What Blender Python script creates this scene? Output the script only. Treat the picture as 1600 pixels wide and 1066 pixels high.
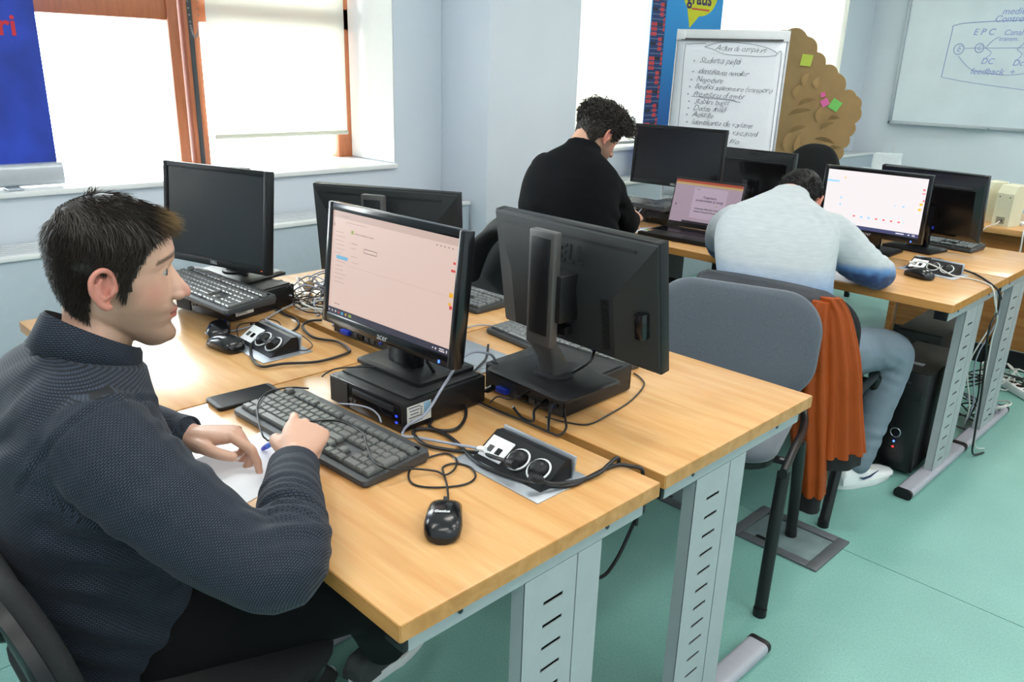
import bpy, bmesh, math, random
import numpy as np
from mathutils import Vector, Matrix, noise
V = Vector
R = math.radians
for o in list(bpy.data.objects):
    bpy.data.objects.remove(o)
scene = bpy.context.scene
COL = scene.collection

# ------------------------------------------------------------------ camera
cam_d = bpy.data.cameras.new('camera')
cam_d.sensor_width = 36.0
cam_d.lens = 28.25
cam_d.clip_start = 0.02
cam = bpy.data.objects.new('camera', cam_d)
COL.objects.link(cam)
_p, _r, _y = 0.3289, 0.0305, -0.7837
_f = V((math.sin(_y)*math.cos(_p), math.cos(_y)*math.cos(_p), -math.sin(_p)))
_ri = V((math.cos(_y), -math.sin(_y), 0))
_u = _ri.cross(_f)
_ri, _u = _ri*math.cos(_r)+_u*math.sin(_r), _u*math.cos(_r)-_ri*math.sin(_r)
_m = Matrix((_ri, _u, -_f)).transposed().to_4x4()
_m.translation = V((0.7208, -0.5293, 1.4459))
cam.matrix_world = _m
scene.camera = cam

# ------------------------------------------------------------------ sky (overcast daylight) and exposure
world = bpy.data.worlds.new('overcast_sky')
scene.world = world
world.use_nodes = True
_bg = world.node_tree.nodes['Background']
_bg.inputs[0].default_value = (0.93, 0.97, 1.0, 1)
_bg.inputs[1].default_value = 16.0
scene.view_settings.view_transform = 'Standard'
scene.view_settings.look = 'None'
scene.view_settings.gamma = 1.0
scene.view_settings.use_curve_mapping = False
scene.view_settings.exposure = 0.5
scene.cycles.max_bounces = 8
scene.cycles.diffuse_bounces = 4
scene.cycles.glossy_bounces = 4
scene.cycles.transparent_max_bounces = 12
scene.cycles.sample_clamp_indirect = 6.0
LAMP_W = 12.5            # watts of each ceiling lamp


def portal(name, loc, rot, sx, sy):
    d = bpy.data.lights.new(name, 'AREA')
    d.shape = 'RECTANGLE'
    d.size, d.size_y = sx, sy
    d.cycles.is_portal = True
    o = bpy.data.objects.new(name, d)
    o.location = loc
    o.rotation_euler = rot
    COL.objects.link(o)


portal('window_portal', (-3.30, 0.425, 1.84), (0, R(-90), 0), 1.82, 3.25)
portal('window_portal', (-3.30, 5.22, 1.84), (0, R(-90), 0), 1.82, 3.85)
# ================================================================== helpers
def srgb(r, g, b):
    def f(c):
        c /= 255.0
        return c/12.92 if c <= 0.04045 else ((c+0.055)/1.055)**2.4
    return (f(r), f(g), f(b), 1.0)


MATS = {}


def mat(name, col, rough=0.5, metal=0.0, spec=0.5, noise_amt=0.0, noise_scale=30.0, bump=0.0, bump_scale=200.0,
        coat=0.0, sheen=0.0, emit=None, stretch=(1, 1, 1), coords='Object', sss=0.0):
    if name in MATS:
        return MATS[name]
    m = bpy.data.materials.new(name)
    m.use_nodes = True
    nt = m.node_tree
    b = nt.nodes['Principled BSDF']
    b.inputs['Base Color'].default_value = col
    b.inputs['Roughness'].default_value = rough
    b.inputs['Metallic'].default_value = metal
    b.inputs['Specular IOR Level'].default_value = spec
    if coat:
        b.inputs['Coat Weight'].default_value = coat
        b.inputs['Coat Roughness'].default_value = 0.15
    if sheen:
        b.inputs['Sheen Weight'].default_value = sheen
        b.inputs['Sheen Roughness'].default_value = 0.5
    if sss:
        b.inputs['Subsurface Weight'].default_value = sss
        b.inputs['Subsurface Radius'].default_value = (0.01, 0.004, 0.002)
        b.inputs['Subsurface Scale'].default_value = 0.5
    if emit:
        b.inputs['Emission Color'].default_value = col
        b.inputs['Emission Strength'].default_value = emit
    if noise_amt or bump:
        tc = nt.nodes.new('ShaderNodeTexCoord')
        mp = nt.nodes.new('ShaderNodeMapping')
        mp.inputs['Scale'].default_value = stretch
        nt.links.new(tc.outputs[coords], mp.inputs['Vector'])
    if noise_amt:
        n = nt.nodes.new('ShaderNodeTexNoise')
        n.inputs['Scale'].default_value = noise_scale
        n.inputs['Detail'].default_value = 5
        nt.links.new(mp.outputs[0], n.inputs['Vector'])
        mx = nt.nodes.new('ShaderNodeMix')
        mx.data_type = 'RGBA'
        k = noise_amt
        mx.inputs['A'].default_value = tuple(c*(1-k) for c in col[:3])+(1,)
        mx.inputs['B'].default_value = tuple(min(1, c*(1+k)) for c in col[:3])+(1,)
        rp = nt.nodes.new('ShaderNodeMapRange')
        rp.inputs['From Min'].default_value = 0.3
        rp.inputs['From Max'].default_value = 0.7
        nt.links.new(n.outputs['Fac'], rp.inputs['Value'])
        nt.links.new(rp.outputs[0], mx.inputs['Factor'])
        nt.links.new(mx.outputs['Result'], b.inputs['Base Color'])
    if bump:
        n2 = nt.nodes.new('ShaderNodeTexNoise')
        n2.inputs['Scale'].default_value = bump_scale
        n2.inputs['Detail'].default_value = 3
        nt.links.new(mp.outputs[0], n2.inputs['Vector'])
        bp = nt.nodes.new('ShaderNodeBump')
        bp.inputs['Strength'].default_value = bump
        bp.inputs['Distance'].default_value = 0.002
        nt.links.new(n2.outputs['Fac'], bp.inputs['Height'])
        nt.links.new(bp.outputs[0], b.inputs['Normal'])
    MATS[name] = m
    return m


def emat(name, col, strength=1.0):
    """a screen or an indicator lamp: gives off light"""
    if name in MATS:
        return MATS[name]
    m = bpy.data.materials.new(name)
    m.use_nodes = True
    b = m.node_tree.nodes['Principled BSDF']
    b.inputs['Base Color'].default_value = (0.01, 0.01, 0.01, 1)
    b.inputs['Roughness'].default_value = 0.35
    b.inputs['Emission Color'].default_value = col
    b.inputs['Emission Strength'].default_value = strength*0.66
    MATS[name] = m
    return m


class MB:
    """collects shapes; build() links them as one mesh object"""

    def __init__(s):
        s.v = []
        s.f = []

    def add(s, verts, faces, M=None):
        n = len(s.v)
        if M is not None:
            verts = [M @ V(p) for p in verts]
        s.v.extend([tuple(p) for p in verts])
        s.f.extend([tuple(i+n for i in f) for f in faces])
        return s

    def box(s, c, d, bev=0.0, M=None, seg=2):
        x, y, z = d[0]/2, d[1]/2, d[2]/2
        vs = [(-x, -y, -z), (x, -y, -z), (x, y, -z), (-x, y, -z), (-x, -y, z), (x, -y, z), (x, y, z), (-x, y, z)]
        fs = [(0, 3, 2, 1), (4, 5, 6, 7), (0, 1, 5, 4), (1, 2, 6, 5), (2, 3, 7, 6), (3, 0, 4, 7)]
        T = Matrix.Translation(V(c))
        if M is not None:
            T = M @ T
        if bev > 0:
            bm = bmesh.new()
            bv = [bm.verts.new(p) for p in vs]
            for f in fs:
                bm.faces.new([bv[i] for i in f])
            bmesh.ops.bevel(bm, geom=list(bm.edges), offset=min(bev, x*0.98, y*0.98, z*0.98), segments=seg, profile=0.5, affect='EDGES')
            bm.verts.index_update()
            vs = [p.co.copy() for p in bm.verts]
            fs = [[p.index for p in f.verts] for f in bm.faces]
            bm.free()
        return s.add(vs, fs, T)

    def loft(s, rings, cap=True, M=None, closed=True):
        n = len(rings[0])
        vs = [p for r in rings for p in r]
        fs = []
        for i in range(len(rings)-1):
            for j in range(n if closed else n-1):
                k = (j+1) % n
                fs.append((i*n+j, i*n+k, (i+1)*n+k, (i+1)*n+j))
        if cap:
            fs.append(tuple(reversed(range(n))))
            fs.append(tuple((len(rings)-1)*n+j for j in range(n)))
        return s.add(vs, fs, M)

    def prism(s, poly, z0, z1, M=None):
        """poly in xy, extruded along z"""
        return s.loft([[(x, y, z0) for x, y in poly], [(x, y, z1) for x, y in poly]], True, M)

    def cyl(s, c, r, h, seg=20, axis='Z', r2=None, M=None):
        r2 = r if r2 is None else r2
        a = [2*math.pi*i/seg for i in range(seg)]
        rg = [[(r*math.cos(t), r*math.sin(t), -h/2) for t in a], [(r2*math.cos(t), r2*math.sin(t), h/2) for t in a]]
        T = Matrix.Translation(V(c))
        if axis == 'X':
            T = T @ Matrix.Rotation(R(90), 4, 'Y')
        if axis == 'Y':
            T = T @ Matrix.Rotation(R(-90), 4, 'X')
        if M is not None:
            T = M @ T
        return s.loft(rg, True, T)

    def lathe(s, prof, seg=24, M=None):
        a = [2*math.pi*i/seg for i in range(seg)]
        return s.loft([[(r*math.cos(t), r*math.sin(t), z) for t in a] for r, z in prof], True, M)

    def torus(s, R0, r, seg=24, sg=8, M=None):
        pts = [V((R0*math.cos(2*math.pi*i/seg), R0*math.sin(2*math.pi*i/seg), 0)) for i in range(seg)]
        vs, fs = [], []
        for i in range(seg):
            a = 2*math.pi*i/seg
            for j in range(sg):
                b = 2*math.pi*j/sg
                vs.append(((R0+r*math.cos(b))*math.cos(a), (R0+r*math.cos(b))*math.sin(a), r*math.sin(b)))
        for i in range(seg):
            for j in range(sg):
                fs.append((i*sg+j, ((i+1) % seg)*sg+j, ((i+1) % seg)*sg+(j+1) % sg, i*sg+(j+1) % sg))
        return s.add(vs, fs, M)

    def sphere(s, c, r, seg=16, rings=10, M=None):
        if not hasattr(r, '__len__'):
            r = (r, r, r)
        rg = []
        for i in range(1, rings):
            t = math.pi*i/rings
            rg.append([(c[0]+r[0]*math.sin(t)*math.cos(2*math.pi*j/seg), c[1]+r[1]*math.sin(t)*math.sin(2*math.pi*j/seg), c[2]-r[2]*math.cos(t)) for j in range(seg)])
        n = len(s.v)
        s.loft(rg, True, M)
        return s

    def tube(s, pts, rad, seg=8, n=6, M=None, spline=True, flat=None, caps=True):
        """swept tube through pts; rad number or list; flat = (kx, ky) squash of the section"""
        pts = [V(p) for p in pts]
        if not hasattr(rad, '__len__'):
            rad = [rad]*len(pts)
        if spline and len(pts) > 2:
            P, Q = [], []
            for i in range(len(pts)-1):
                p0, p1, p2, p3 = pts[max(i-1, 0)], pts[i], pts[i+1], pts[min(i+2, len(pts)-1)]
                for k in range(n):
                    t = k/n
                    P.append(0.5*((2*p1)+(p2-p0)*t+(2*p0-5*p1+4*p2-p3)*t*t+(3*p1-p0-3*p2+p3)*t**3))
                    Q.append(rad[i]*(1-t)+rad[i+1]*t)
            P.append(pts[-1])
            Q.append(rad[-1])
        else:
            P, Q = pts, list(rad)
        tan = []
        for i in range(len(P)):
            d = P[min(i+1, len(P)-1)]-P[max(i-1, 0)]
            tan.append(d.normalized() if d.length > 1e-9 else V((0, 0, 1)))
        ref = V((0, 0, 1)) if abs(tan[0].z) < 0.9 else V((1, 0, 0))
        nx = tan[0].cross(ref).normalized()
        rings = []
        for i in range(len(P)):
            nx = (nx-tan[i]*nx.dot(tan[i]))
            nx = nx.normalized() if nx.length > 1e-6 else tan[i].orthogonal().normalized()
            ny = tan[i].cross(nx)
            kx, ky = flat if flat else (1, 1)
            rings.append([P[i]+nx*(Q[i]*kx*math.cos(2*math.pi*j/seg))+ny*(Q[i]*ky*math.sin(2*math.pi*j/seg)) for j in range(seg)])
        return s.loft(rings, caps, M)

    def limb(s, pts, rad, seg=16, n=5, M=None):
        """tube with rounded ends"""
        s.tube(pts, rad, seg, n, M)
        r0 = rad if not hasattr(rad, '__len__') else rad[0]
        r1 = rad if not hasattr(rad, '__len__') else rad[-1]
        s.sphere(pts[0], r0, 14, 9, M)
        s.sphere(pts[-1], r1, 14, 9, M)
        return s

    def mesh(s, name, smooth=30):
        me = bpy.data.meshes.new(name)
        me.from_pydata(s.v, [], s.f)
        bm = bmesh.new()
        bm.from_mesh(me)
        bmesh.ops.recalc_face_normals(bm, faces=bm.faces)
        bm.to_mesh(me)
        bm.free()
        if smooth:
            me.polygons.foreach_set('use_smooth', [True]*len(me.polygons))
            me.set_sharp_from_angle(angle=R(smooth))
        me.update()
        return me

    def build(s, name, m, parent=None, smooth=30, loc=None, rot=None, M=None):
        return link(name, s.mesh(name, smooth), m, parent, loc, rot, M)


def link(name, me, m, parent=None, loc=None, rot=None, M=None):
    o = bpy.data.objects.new(name, me)
    COL.objects.link(o)
    if m is not None:
        if len(me.materials) == 0:
            me.materials.append(m)
    if parent is not None:
        o.parent = parent
    if M is not None:
        o.matrix_local = M
    if loc is not None:
        o.location = loc
    if rot is not None:
        o.rotation_euler = rot
    return o


def tag(o, label=None, cat=None, group=None, kind=None):
    if label:
        o['label'] = label
    if cat:
        o['category'] = cat
    if group:
        o['group'] = group
    if kind:
        o['kind'] = kind
    return o


def thing(name, label, cat, loc=(0, 0, 0), rz=0.0, group=None, rot=None):
    o = bpy.data.objects.new(name, None)
    o.empty_display_size = 0.05
    COL.objects.link(o)
    o.location = loc
    o.rotation_euler = rot if rot else (0, 0, rz)
    return tag(o, label, cat, group)


def text(name, body, size, m, parent, M, extrude=0.0003, shear=0.0, align='CENTER', offset=0.0, space=1.0):
    c = bpy.data.curves.new(name, 'FONT')
    c.body = body
    c.size = size
    c.extrude = extrude
    c.shear = shear
    c.offset = offset
    c.space_character = space
    c.align_x = align
    c.align_y = 'CENTER'
    c.resolution_u = 3
    c.materials.append(m)
    o = bpy.data.objects.new('tmp', c)
    COL.objects.link(o)
    dg = bpy.context.evaluated_depsgraph_get()
    me = bpy.data.meshes.new_from_object(o.evaluated_get(dg))
    bpy.data.objects.remove(o)
    bpy.data.curves.remove(c)
    me.name = name
    if len(me.materials) == 0:
        me.materials.append(m)
    return link(name, me, m, parent, M=M)


def TR(x, y, z, rx=0, ry=0, rz=0):
    return Matrix.Translation((x, y, z)) @ Matrix.Rotation(rz, 4, 'Z') @ Matrix.Rotation(ry, 4, 'Y') @ Matrix.Rotation(rx, 4, 'X')


def rrect(w, h, r, seg=5, cx=0.0, cy=0.0):
    pts = []
    for (sx, sy, a0) in ((1, 1, 0), (-1, 1, 90), (-1, -1, 180), (1, -1, 270)):
        for k in range(seg+1):
            a = R(a0+90*k/seg)
            pts.append((cx+sx*(w/2-r)+r*math.cos(a), cy+sy*(h/2-r)+r*math.sin(a)))
    return pts


def voxel(mb, size, smooth_iter=6, factor=0.5, name='body'):
    """overlapping closed shapes -> one continuous skin"""
    me = mb.mesh(name, 0)
    o = bpy.data.objects.new('tmp', me)
    COL.objects.link(o)
    md = o.modifiers.new('r', 'REMESH')
    md.mode = 'VOXEL'
    md.voxel_size = size
    md.use_smooth_shade = True
    if smooth_iter:
        sm = o.modifiers.new('s', 'SMOOTH')
        sm.factor = factor
        sm.iterations = smooth_iter
    dg = bpy.context.evaluated_depsgraph_get()
    out = bpy.data.meshes.new_from_object(o.evaluated_get(dg))
    bpy.data.objects.remove(o)
    bpy.data.meshes.remove(me)
    out.name = name
    out.polygons.foreach_set('use_smooth', [True]*len(out.polygons))
    return out


def coords(me):
    a = np.empty(len(me.vertices)*3, dtype=np.float32)
    me.vertices.foreach_get('co', a)
    return a.reshape(-1, 3).astype(float)


def normals(me):
    a = np.empty(len(me.vertices)*3, dtype=np.float32)
    me.vertices.foreach_get('normal', a)
    return a.reshape(-1, 3).astype(float)


def set_coords(me, a):
    me.vertices.foreach_set('co', np.asarray(a, dtype=np.float32).ravel())
    me.update()


def join_meshes(meshes, name):
    vs, fs, n = [], [], 0
    for me in meshes:
        vs.extend([tuple(v.co) for v in me.vertices])
        fs.extend([tuple(i+n for i in p.vertices) for p in me.polygons])
        n = len(vs)
    out = bpy.data.meshes.new(name)
    out.from_pydata(vs, [], fs)
    out.polygons.foreach_set('use_smooth', [True]*len(out.polygons))
    out.update()
    return out


def vcol(me, cols, name='tone'):
    at = me.attributes.new(name, 'FLOAT_COLOR', 'POINT')
    c = np.ones((len(me.vertices), 4), dtype=np.float32)
    c[:, :3] = cols
    at.data.foreach_set('color', c.ravel())


def attr_mat(name, attr='tone', rough=0.5, sss=0.0, bump=0.0, bump_scale=300.0, spec=0.5, sheen=0.0):
    if name in MATS:
        return MATS[name]
    m = mat(name, (0.5, 0.5, 0.5, 1), rough, sss=sss, bump=bump, bump_scale=bump_scale, spec=spec, sheen=sheen)
    nt = m.node_tree
    a = nt.nodes.new('ShaderNodeAttribute')
    a.attribute_name = attr
    nt.links.new(a.outputs['Color'], nt.nodes['Principled BSDF'].inputs['Base Color'])
    return m


def dup(root, label=None, loc=None, rz=None):
    r = root.copy()
    COL.objects.link(r)
    if label:
        r['label'] = label
    if loc is not None:
        r.location = loc
    if rz is not None:
        r.rotation_euler = (0, 0, rz)
    for ch in list(root.children):
        c = ch.copy()
        COL.objects.link(c)
        c.parent = r
        for g in list(ch.children):
            d = g.copy()
            COL.objects.link(d)
            d.parent = c
    return r
# ================================================================== materials
WALL = mat('wall_paint', srgb(218, 226, 235), 0.85, noise_amt=0.02, noise_scale=3, bump=0.06, bump_scale=300)
CEIL = mat('ceiling_paint', srgb(235, 236, 234), 0.9, noise_amt=0.01)
WFRAME = mat('window_wood', srgb(176, 104, 66), 0.4, noise_amt=0.12, noise_scale=8, stretch=(8, 8, 1))
GASKET = mat('dark_gasket', srgb(52, 56, 58), 0.6, noise_amt=0.05)
SILLM = mat('sill_white', srgb(240, 241, 240), 0.35, noise_amt=0.01)
BLACK = mat('black_plastic', srgb(19, 19, 22), 0.42, spec=0.35, noise_amt=0.06, bump=0.05, bump_scale=900)
BLACKG = mat('black_gloss', srgb(16, 16, 19), 0.18, noise_amt=0.04)
DARK = mat('dark_grey_plastic', srgb(40, 41, 44), 0.5, spec=0.35, noise_amt=0.06, bump=0.06, bump_scale=800)
DELLBACK = mat('charcoal_plastic', srgb(34, 37, 38), 0.46, spec=0.35, noise_amt=0.05, bump=0.12, bump_scale=1500)
SILVER = mat('silver_plastic', srgb(196, 200, 206), 0.35, metal=0.3, noise_amt=0.03)
ALU = mat('brushed_aluminium', srgb(190, 196, 204), 0.38, metal=0.75, noise_amt=0.05, noise_scale=40, stretch=(1, 20, 1))
STEEL = mat('grey_painted_steel', srgb(158, 165, 168), 0.45, noise_amt=0.03)
STEELD = mat('grey_steel_foot', srgb(160, 162, 172), 0.42, noise_amt=0.03)
GUN = mat('gunmetal', srgb(82, 80, 79), 0.42, metal=0.3, noise_amt=0.04)
WHITE = mat('white_plastic', srgb(232, 234, 236), 0.4, noise_amt=0.02)
PAPER = mat('white_paper', srgb(240, 243, 250), 0.8, noise_amt=0.01)
BEIGE = mat('beige_plastic', srgb(214, 212, 184), 0.5, noise_amt=0.03)
BLUEC = mat('vga_blue', srgb(34, 62, 190), 0.4, noise_amt=0.04)
CABLEB = mat('black_cable', srgb(22, 22, 24), 0.42, noise_amt=0.05)
CABLEG = mat('grey_cable', srgb(150, 156, 172), 0.45, noise_amt=0.04)
CABLEW = mat('white_cable', srgb(205, 205, 200), 0.45, noise_amt=0.04)
INK = mat('dark_ink', srgb(88, 92, 106), 0.7, noise_amt=0.05)


def wood_mat(name, c1, c2, c3):
    m = bpy.data.materials.new(name)
    m.use_nodes = True
    nt = m.node_tree
    b = nt.nodes['Principled BSDF']
    tc = nt.nodes.new('ShaderNodeTexCoord')
    mp = nt.nodes.new('ShaderNodeMapping')
    mp.inputs['Scale'].default_value = (1.1, 11, 11)
    nt.links.new(tc.outputs['Object'], mp.inputs['Vector'])
    n = nt.nodes.new('ShaderNodeTexNoise')
    n.inputs['Scale'].default_value = 3.2
    n.inputs['Detail'].default_value = 8
    n.inputs['Distortion'].default_value = 0.6
    nt.links.new(mp.outputs[0], n.inputs['Vector'])
    r = nt.nodes.new('ShaderNodeValToRGB')
    e = r.color_ramp.elements
    e[0].position, e[0].color = 0.30, c1
    e[1].position, e[1].color = 0.72, c3
    x = e.new(0.5)
    x.color = c2
    nt.links.new(n.outputs['Fac'], r.inputs['Fac'])
    mp2 = nt.nodes.new('ShaderNodeMapping')
    mp2.inputs['Scale'].default_value = (6, 160, 160)
    nt.links.new(tc.outputs['Object'], mp2.inputs['Vector'])
    n2 = nt.nodes.new('ShaderNodeTexNoise')
    n2.inputs['Scale'].default_value = 2.0
    n2.inputs['Detail'].default_value = 3
    nt.links.new(mp2.outputs[0], n2.inputs['Vector'])
    mx = nt.nodes.new('ShaderNodeMix')
    mx.data_type = 'RGBA'
    mx.blend_type = 'MULTIPLY'
    mx.inputs['Factor'].default_value = 0.16
    nt.links.new(r.outputs['Color'], mx.inputs['A'])
    nt.links.new(n2.outputs['Color'], mx.inputs['B'])
    nt.links.new(mx.outputs['Result'], b.inputs['Base Color'])
    b.inputs['Roughness'].default_value = 0.24
    MATS[name] = m
    return m


WOOD = wood_mat('beech_laminate', srgb(205, 151, 94), srgb(213, 163, 106), srgb(221, 175, 120))
WOODEDGE = wood_mat('beech_edge_band', srgb(176, 122, 62), srgb(190, 136, 74), srgb(204, 150, 90))
WOODDARK = wood_mat('oak_panel', srgb(150, 96, 46), srgb(170, 112, 58), srgb(186, 128, 72))


def floor_mat():
    m = bpy.data.materials.new('teal_linoleum')
    m.use_nodes = True
    nt = m.node_tree
    b = nt.nodes['Principled BSDF']
    tc = nt.nodes.new('ShaderNodeTexCoord')
    n = nt.nodes.new('ShaderNodeTexNoise')
    n.inputs['Scale'].default_value = 170
    n.inputs['Detail'].default_value = 6
    n.inputs['Roughness'].default_value = 0.75
    nt.links.new(tc.outputs['Object'], n.inputs['Vector'])
    r = nt.nodes.new('ShaderNodeValToRGB')
    e = r.color_ramp.elements
    e[0].position, e[0].color = 0.34, srgb(108, 156, 148)
    e[1].position, e[1].color = 0.66, srgb(130, 180, 170)
    nt.links.new(n.outputs['Fac'], r.inputs['Fac'])
    n2 = nt.nodes.new('ShaderNodeTexNoise')
    n2.inputs['Scale'].default_value = 2.2
    n2.inputs['Detail'].default_value = 4
    nt.links.new(tc.outputs['Object'], n2.inputs['Vector'])
    mx = nt.nodes.new('ShaderNodeMix')
    mx.data_type = 'RGBA'
    mx.blend_type = 'SOFT_LIGHT'
    mx.inputs['Factor'].default_value = 0.35
    nt.links.new(r.outputs['Color'], mx.inputs['A'])
    nt.links.new(n2.outputs['Fac'], mx.inputs['B'])
    nt.links.new(mx.outputs['Result'], b.inputs['Base Color'])
    b.inputs['Roughness'].default_value = 0.42
    return m


FLOORM = floor_mat()


def glass_mat():
    m = bpy.data.materials.new('window_glass')
    m.use_nodes = True
    nt = m.node_tree
    nt.nodes.remove(nt.nodes['Principled BSDF'])
    t = nt.nodes.new('ShaderNodeBsdfTransparent')
    t.inputs[0].default_value = (0.95, 0.98, 0.97, 1)
    g = nt.nodes.new('ShaderNodeBsdfGlossy')
    g.inputs['Roughness'].default_value = 0.02
    fr = nt.nodes.new('ShaderNodeFresnel')
    fr.inputs[0].default_value = 1.45
    mx = nt.nodes.new('ShaderNodeMixShader')
    nt.links.new(fr.outputs[0], mx.inputs[0])
    nt.links.new(t.outputs[0], mx.inputs[1])
    nt.links.new(g.outputs[0], mx.inputs[2])
    nt.links.new(mx.outputs[0], nt.nodes['Material Output'].inputs[0])
    return m


GLASS = glass_mat()


def blind_mat():
    m = bpy.data.materials.new('roller_blind_fabric')
    m.use_nodes = True
    nt = m.node_tree
    nt.nodes.remove(nt.nodes['Principled BSDF'])
    d = nt.nodes.new('ShaderNodeBsdfDiffuse')
    d.inputs[0].default_value = (0.86, 0.86, 0.80, 1)
    t = nt.nodes.new('ShaderNodeBsdfTranslucent')
    t.inputs[0].default_value = (0.90, 0.89, 0.82, 1)
    mx = nt.nodes.new('ShaderNodeMixShader')
    mx.inputs[0].default_value = 0.42
    tc = nt.nodes.new('ShaderNodeTexCoord')
    n = nt.nodes.new('ShaderNodeTexNoise')
    n.inputs['Scale'].default_value = 400
    nt.links.new(tc.outputs['Object'], n.inputs['Vector'])
    bp = nt.nodes.new('ShaderNodeBump')
    bp.inputs['Strength'].default_value = 0.05
    nt.links.new(n.outputs['Fac'], bp.inputs['Height'])
    nt.links.new(bp.outputs[0], d.inputs['Normal'])
    nt.links.new(d.outputs[0], mx.inputs[1])
    nt.links.new(t.outputs[0], mx.inputs[2])
    nt.links.new(mx.outputs[0], nt.nodes['Material Output'].inputs[0])
    return m


BLIND = blind_mat()

# ================================================================== the room
XW, XB = -2.75, -3.25           # inner face of the window wall and its outer face
YB, YF, XR, ZC = 7.70, -2.60, 3.20, 3.00
ZS = 0.93


def struct(o):
    o['kind'] = 'structure'
    return o


# floor: sheets of linoleum welded edge to edge
fl = bpy.data.objects.new('floor', None)
COL.objects.link(fl)
struct(fl)
ysheets = [-2.6, -0.16, 1.836, 3.83, 5.83, 7.7]
for a, b in zip(ysheets[:-1], ysheets[1:]):
    xs = [XW, -1.29, 0.71, 2.71, XR] if a < -1 else [XW, XR]
    for c, d in zip(xs[:-1], xs[1:]):
        MB().box(((c+d)/2, (a+b)/2, -0.02), (d-c-0.003, b-a-0.003, 0.04)).build('linoleum_sheet', FLOORM, fl, 0)
MB().box(((XW+XR)/2, (YF+YB)/2, -0.05), (XR-XW, YB-YF, 0.055)).build('seam_weld', mat('seam_dark', srgb(70, 112, 106), 0.6, noise_amt=0.05), fl, 0)
fl.children[-1].location.z = -0.004

wl = MB()
xm, xt = (XW+XB)/2, XW-XB
wl.box((xm, (YF+YB)/2, ZS/2), (xt, YB-YF, ZS))
wl.box((xm, (YF+YB)/2, (2.75+ZC)/2), (xt, YB-YF, ZC-2.75))
for a, b in ((YF, -1.2), (2.05, 3.30), (7.15, YB)):
    wl.box((xm, (a+b)/2, (ZS+2.75)/2), (xt, b-a, 2.75-ZS))
struct(wl.build('wall_left', WALL, None, 0))
struct(MB().box(((XW-2.38)/2, 2.70, ZC/2), (XW*-1-2.38, 0.68, ZC), 0.006).build('wall_pillar', WALL, None, 0))
struct(MB().box(((XW+XR)/2, YB+0.1, ZC/2), (XR-XW+0.4, 0.2, ZC)).build('wall_back', WALL, None, 0))
struct(MB().box((XR+0.1, (YF+YB)/2, ZC/2), (0.2, YB-YF, ZC)).build('wall_right', WALL, None, 0))
struct(MB().box(((XW+XR)/2, YF-0.1, ZC/2), (XR-XW+0.4, 0.2, ZC)).build('wall_front', WALL, None, 0))
struct(MB().box(((XB+XR)/2, (YF+YB)/2, ZC+0.05), (XR-XB+0.4, YB-YF+0.4, 0.1)).build('ceiling', CEIL, None, 0))


def window(n, y0, y1, mullions, ztrans):
    mullions = sorted(mullions)
    w = bpy.data.objects.new('window_%d' % n, None)
    COL.objects.link(w)
    struct(w)
    X = -3.19
    MB().box((X, (y0+y1)/2, 2.72), (0.10, y1-y0, 0.06), 0.004).build('top_rail', WFRAME, w)
    for ya, yb in zip([y0]+[m_+0.07 for m_ in mullions], [m_-0.07 for m_ in mullions]+[y1]):
        MB().box((X, (ya+yb)/2, ztrans+0.055), (0.10, yb-ya, 0.11), 0.006).build('transom', WFRAME, w)
        for za, zb in ((ZS+0.02, ztrans), (ztrans+0.11, 2.69)):
            MB().box((X-0.02, (ya+yb)/2, (za+zb)/2), (0.012, yb-ya-0.02, zb-za)).build('pane', GLASS, w, 0)
    for yp in (y0+0.045, y1-0.045):
        MB().box((X, yp, (ZS+2.69)/2), (0.10, 0.09, 2.69-ZS), 0.006).build('jamb', WFRAME, w)
    for m_ in mullions:
        p = MB().box((X, m_-0.045, (ZS+2.69)/2), (0.12, 0.05, 2.69-ZS), 0.005)
        p.box((X+0.01, m_+0.035, (ZS+2.69)/2), (0.12, 0.07, 2.69-ZS), 0.005)
        mu = p.build('mullion', WFRAME, w)
        MB().box((X+0.062, m_+0.028, (ZS+2.69)/2), (0.022, 0.022, 2.66-ZS)).build('gasket', GASKET, mu, 0)
    for yp, sg in ((y0+0.004, 1), (y1-0.004, -1)):
        MB().box(((-3.14+XW)/2, yp, (ZS+2.75)/2+0.01), (XW+3.14-0.004, 0.006, 2.75-ZS-0.03)).build('reveal_lining', SILLM, w, 0)
    MB().box(((XB+XW)/2+0.01, (y0+y1)/2, ZS+0.008), (xt+0.03, y1-y0-0.006, 0.022), 0.004).build('window_sill', SILLM, w)
    return w


window(1, -1.2, 2.05, [1.155, -0.45], 1.60)
window(2, 3.30, 7.15, [4.3, 5.6], 1.63)


def blind(label, y0, y1, zb, x):
    t = thing('roller_blind', label, 'blind', (x, (y0+y1)/2, zb))
    w = y1-y0
    MB().box((0, 0, (2.62-zb)/2), (0.002, w, 2.62-zb)).build('fabric', BLIND, t, 0)
    MB().tube([(0, -w/2, 0), (0, w/2, 0)], 0.011, 10, spline=False).build('bottom_bar', mat('blind_bar', srgb(196, 194, 178), 0.5, noise_amt=0.03), t)
    MB().cyl((0.0, 0, 2.65-zb), 0.028, w, 20, 'Y').build('roller', WHITE, t)
    return t


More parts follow.
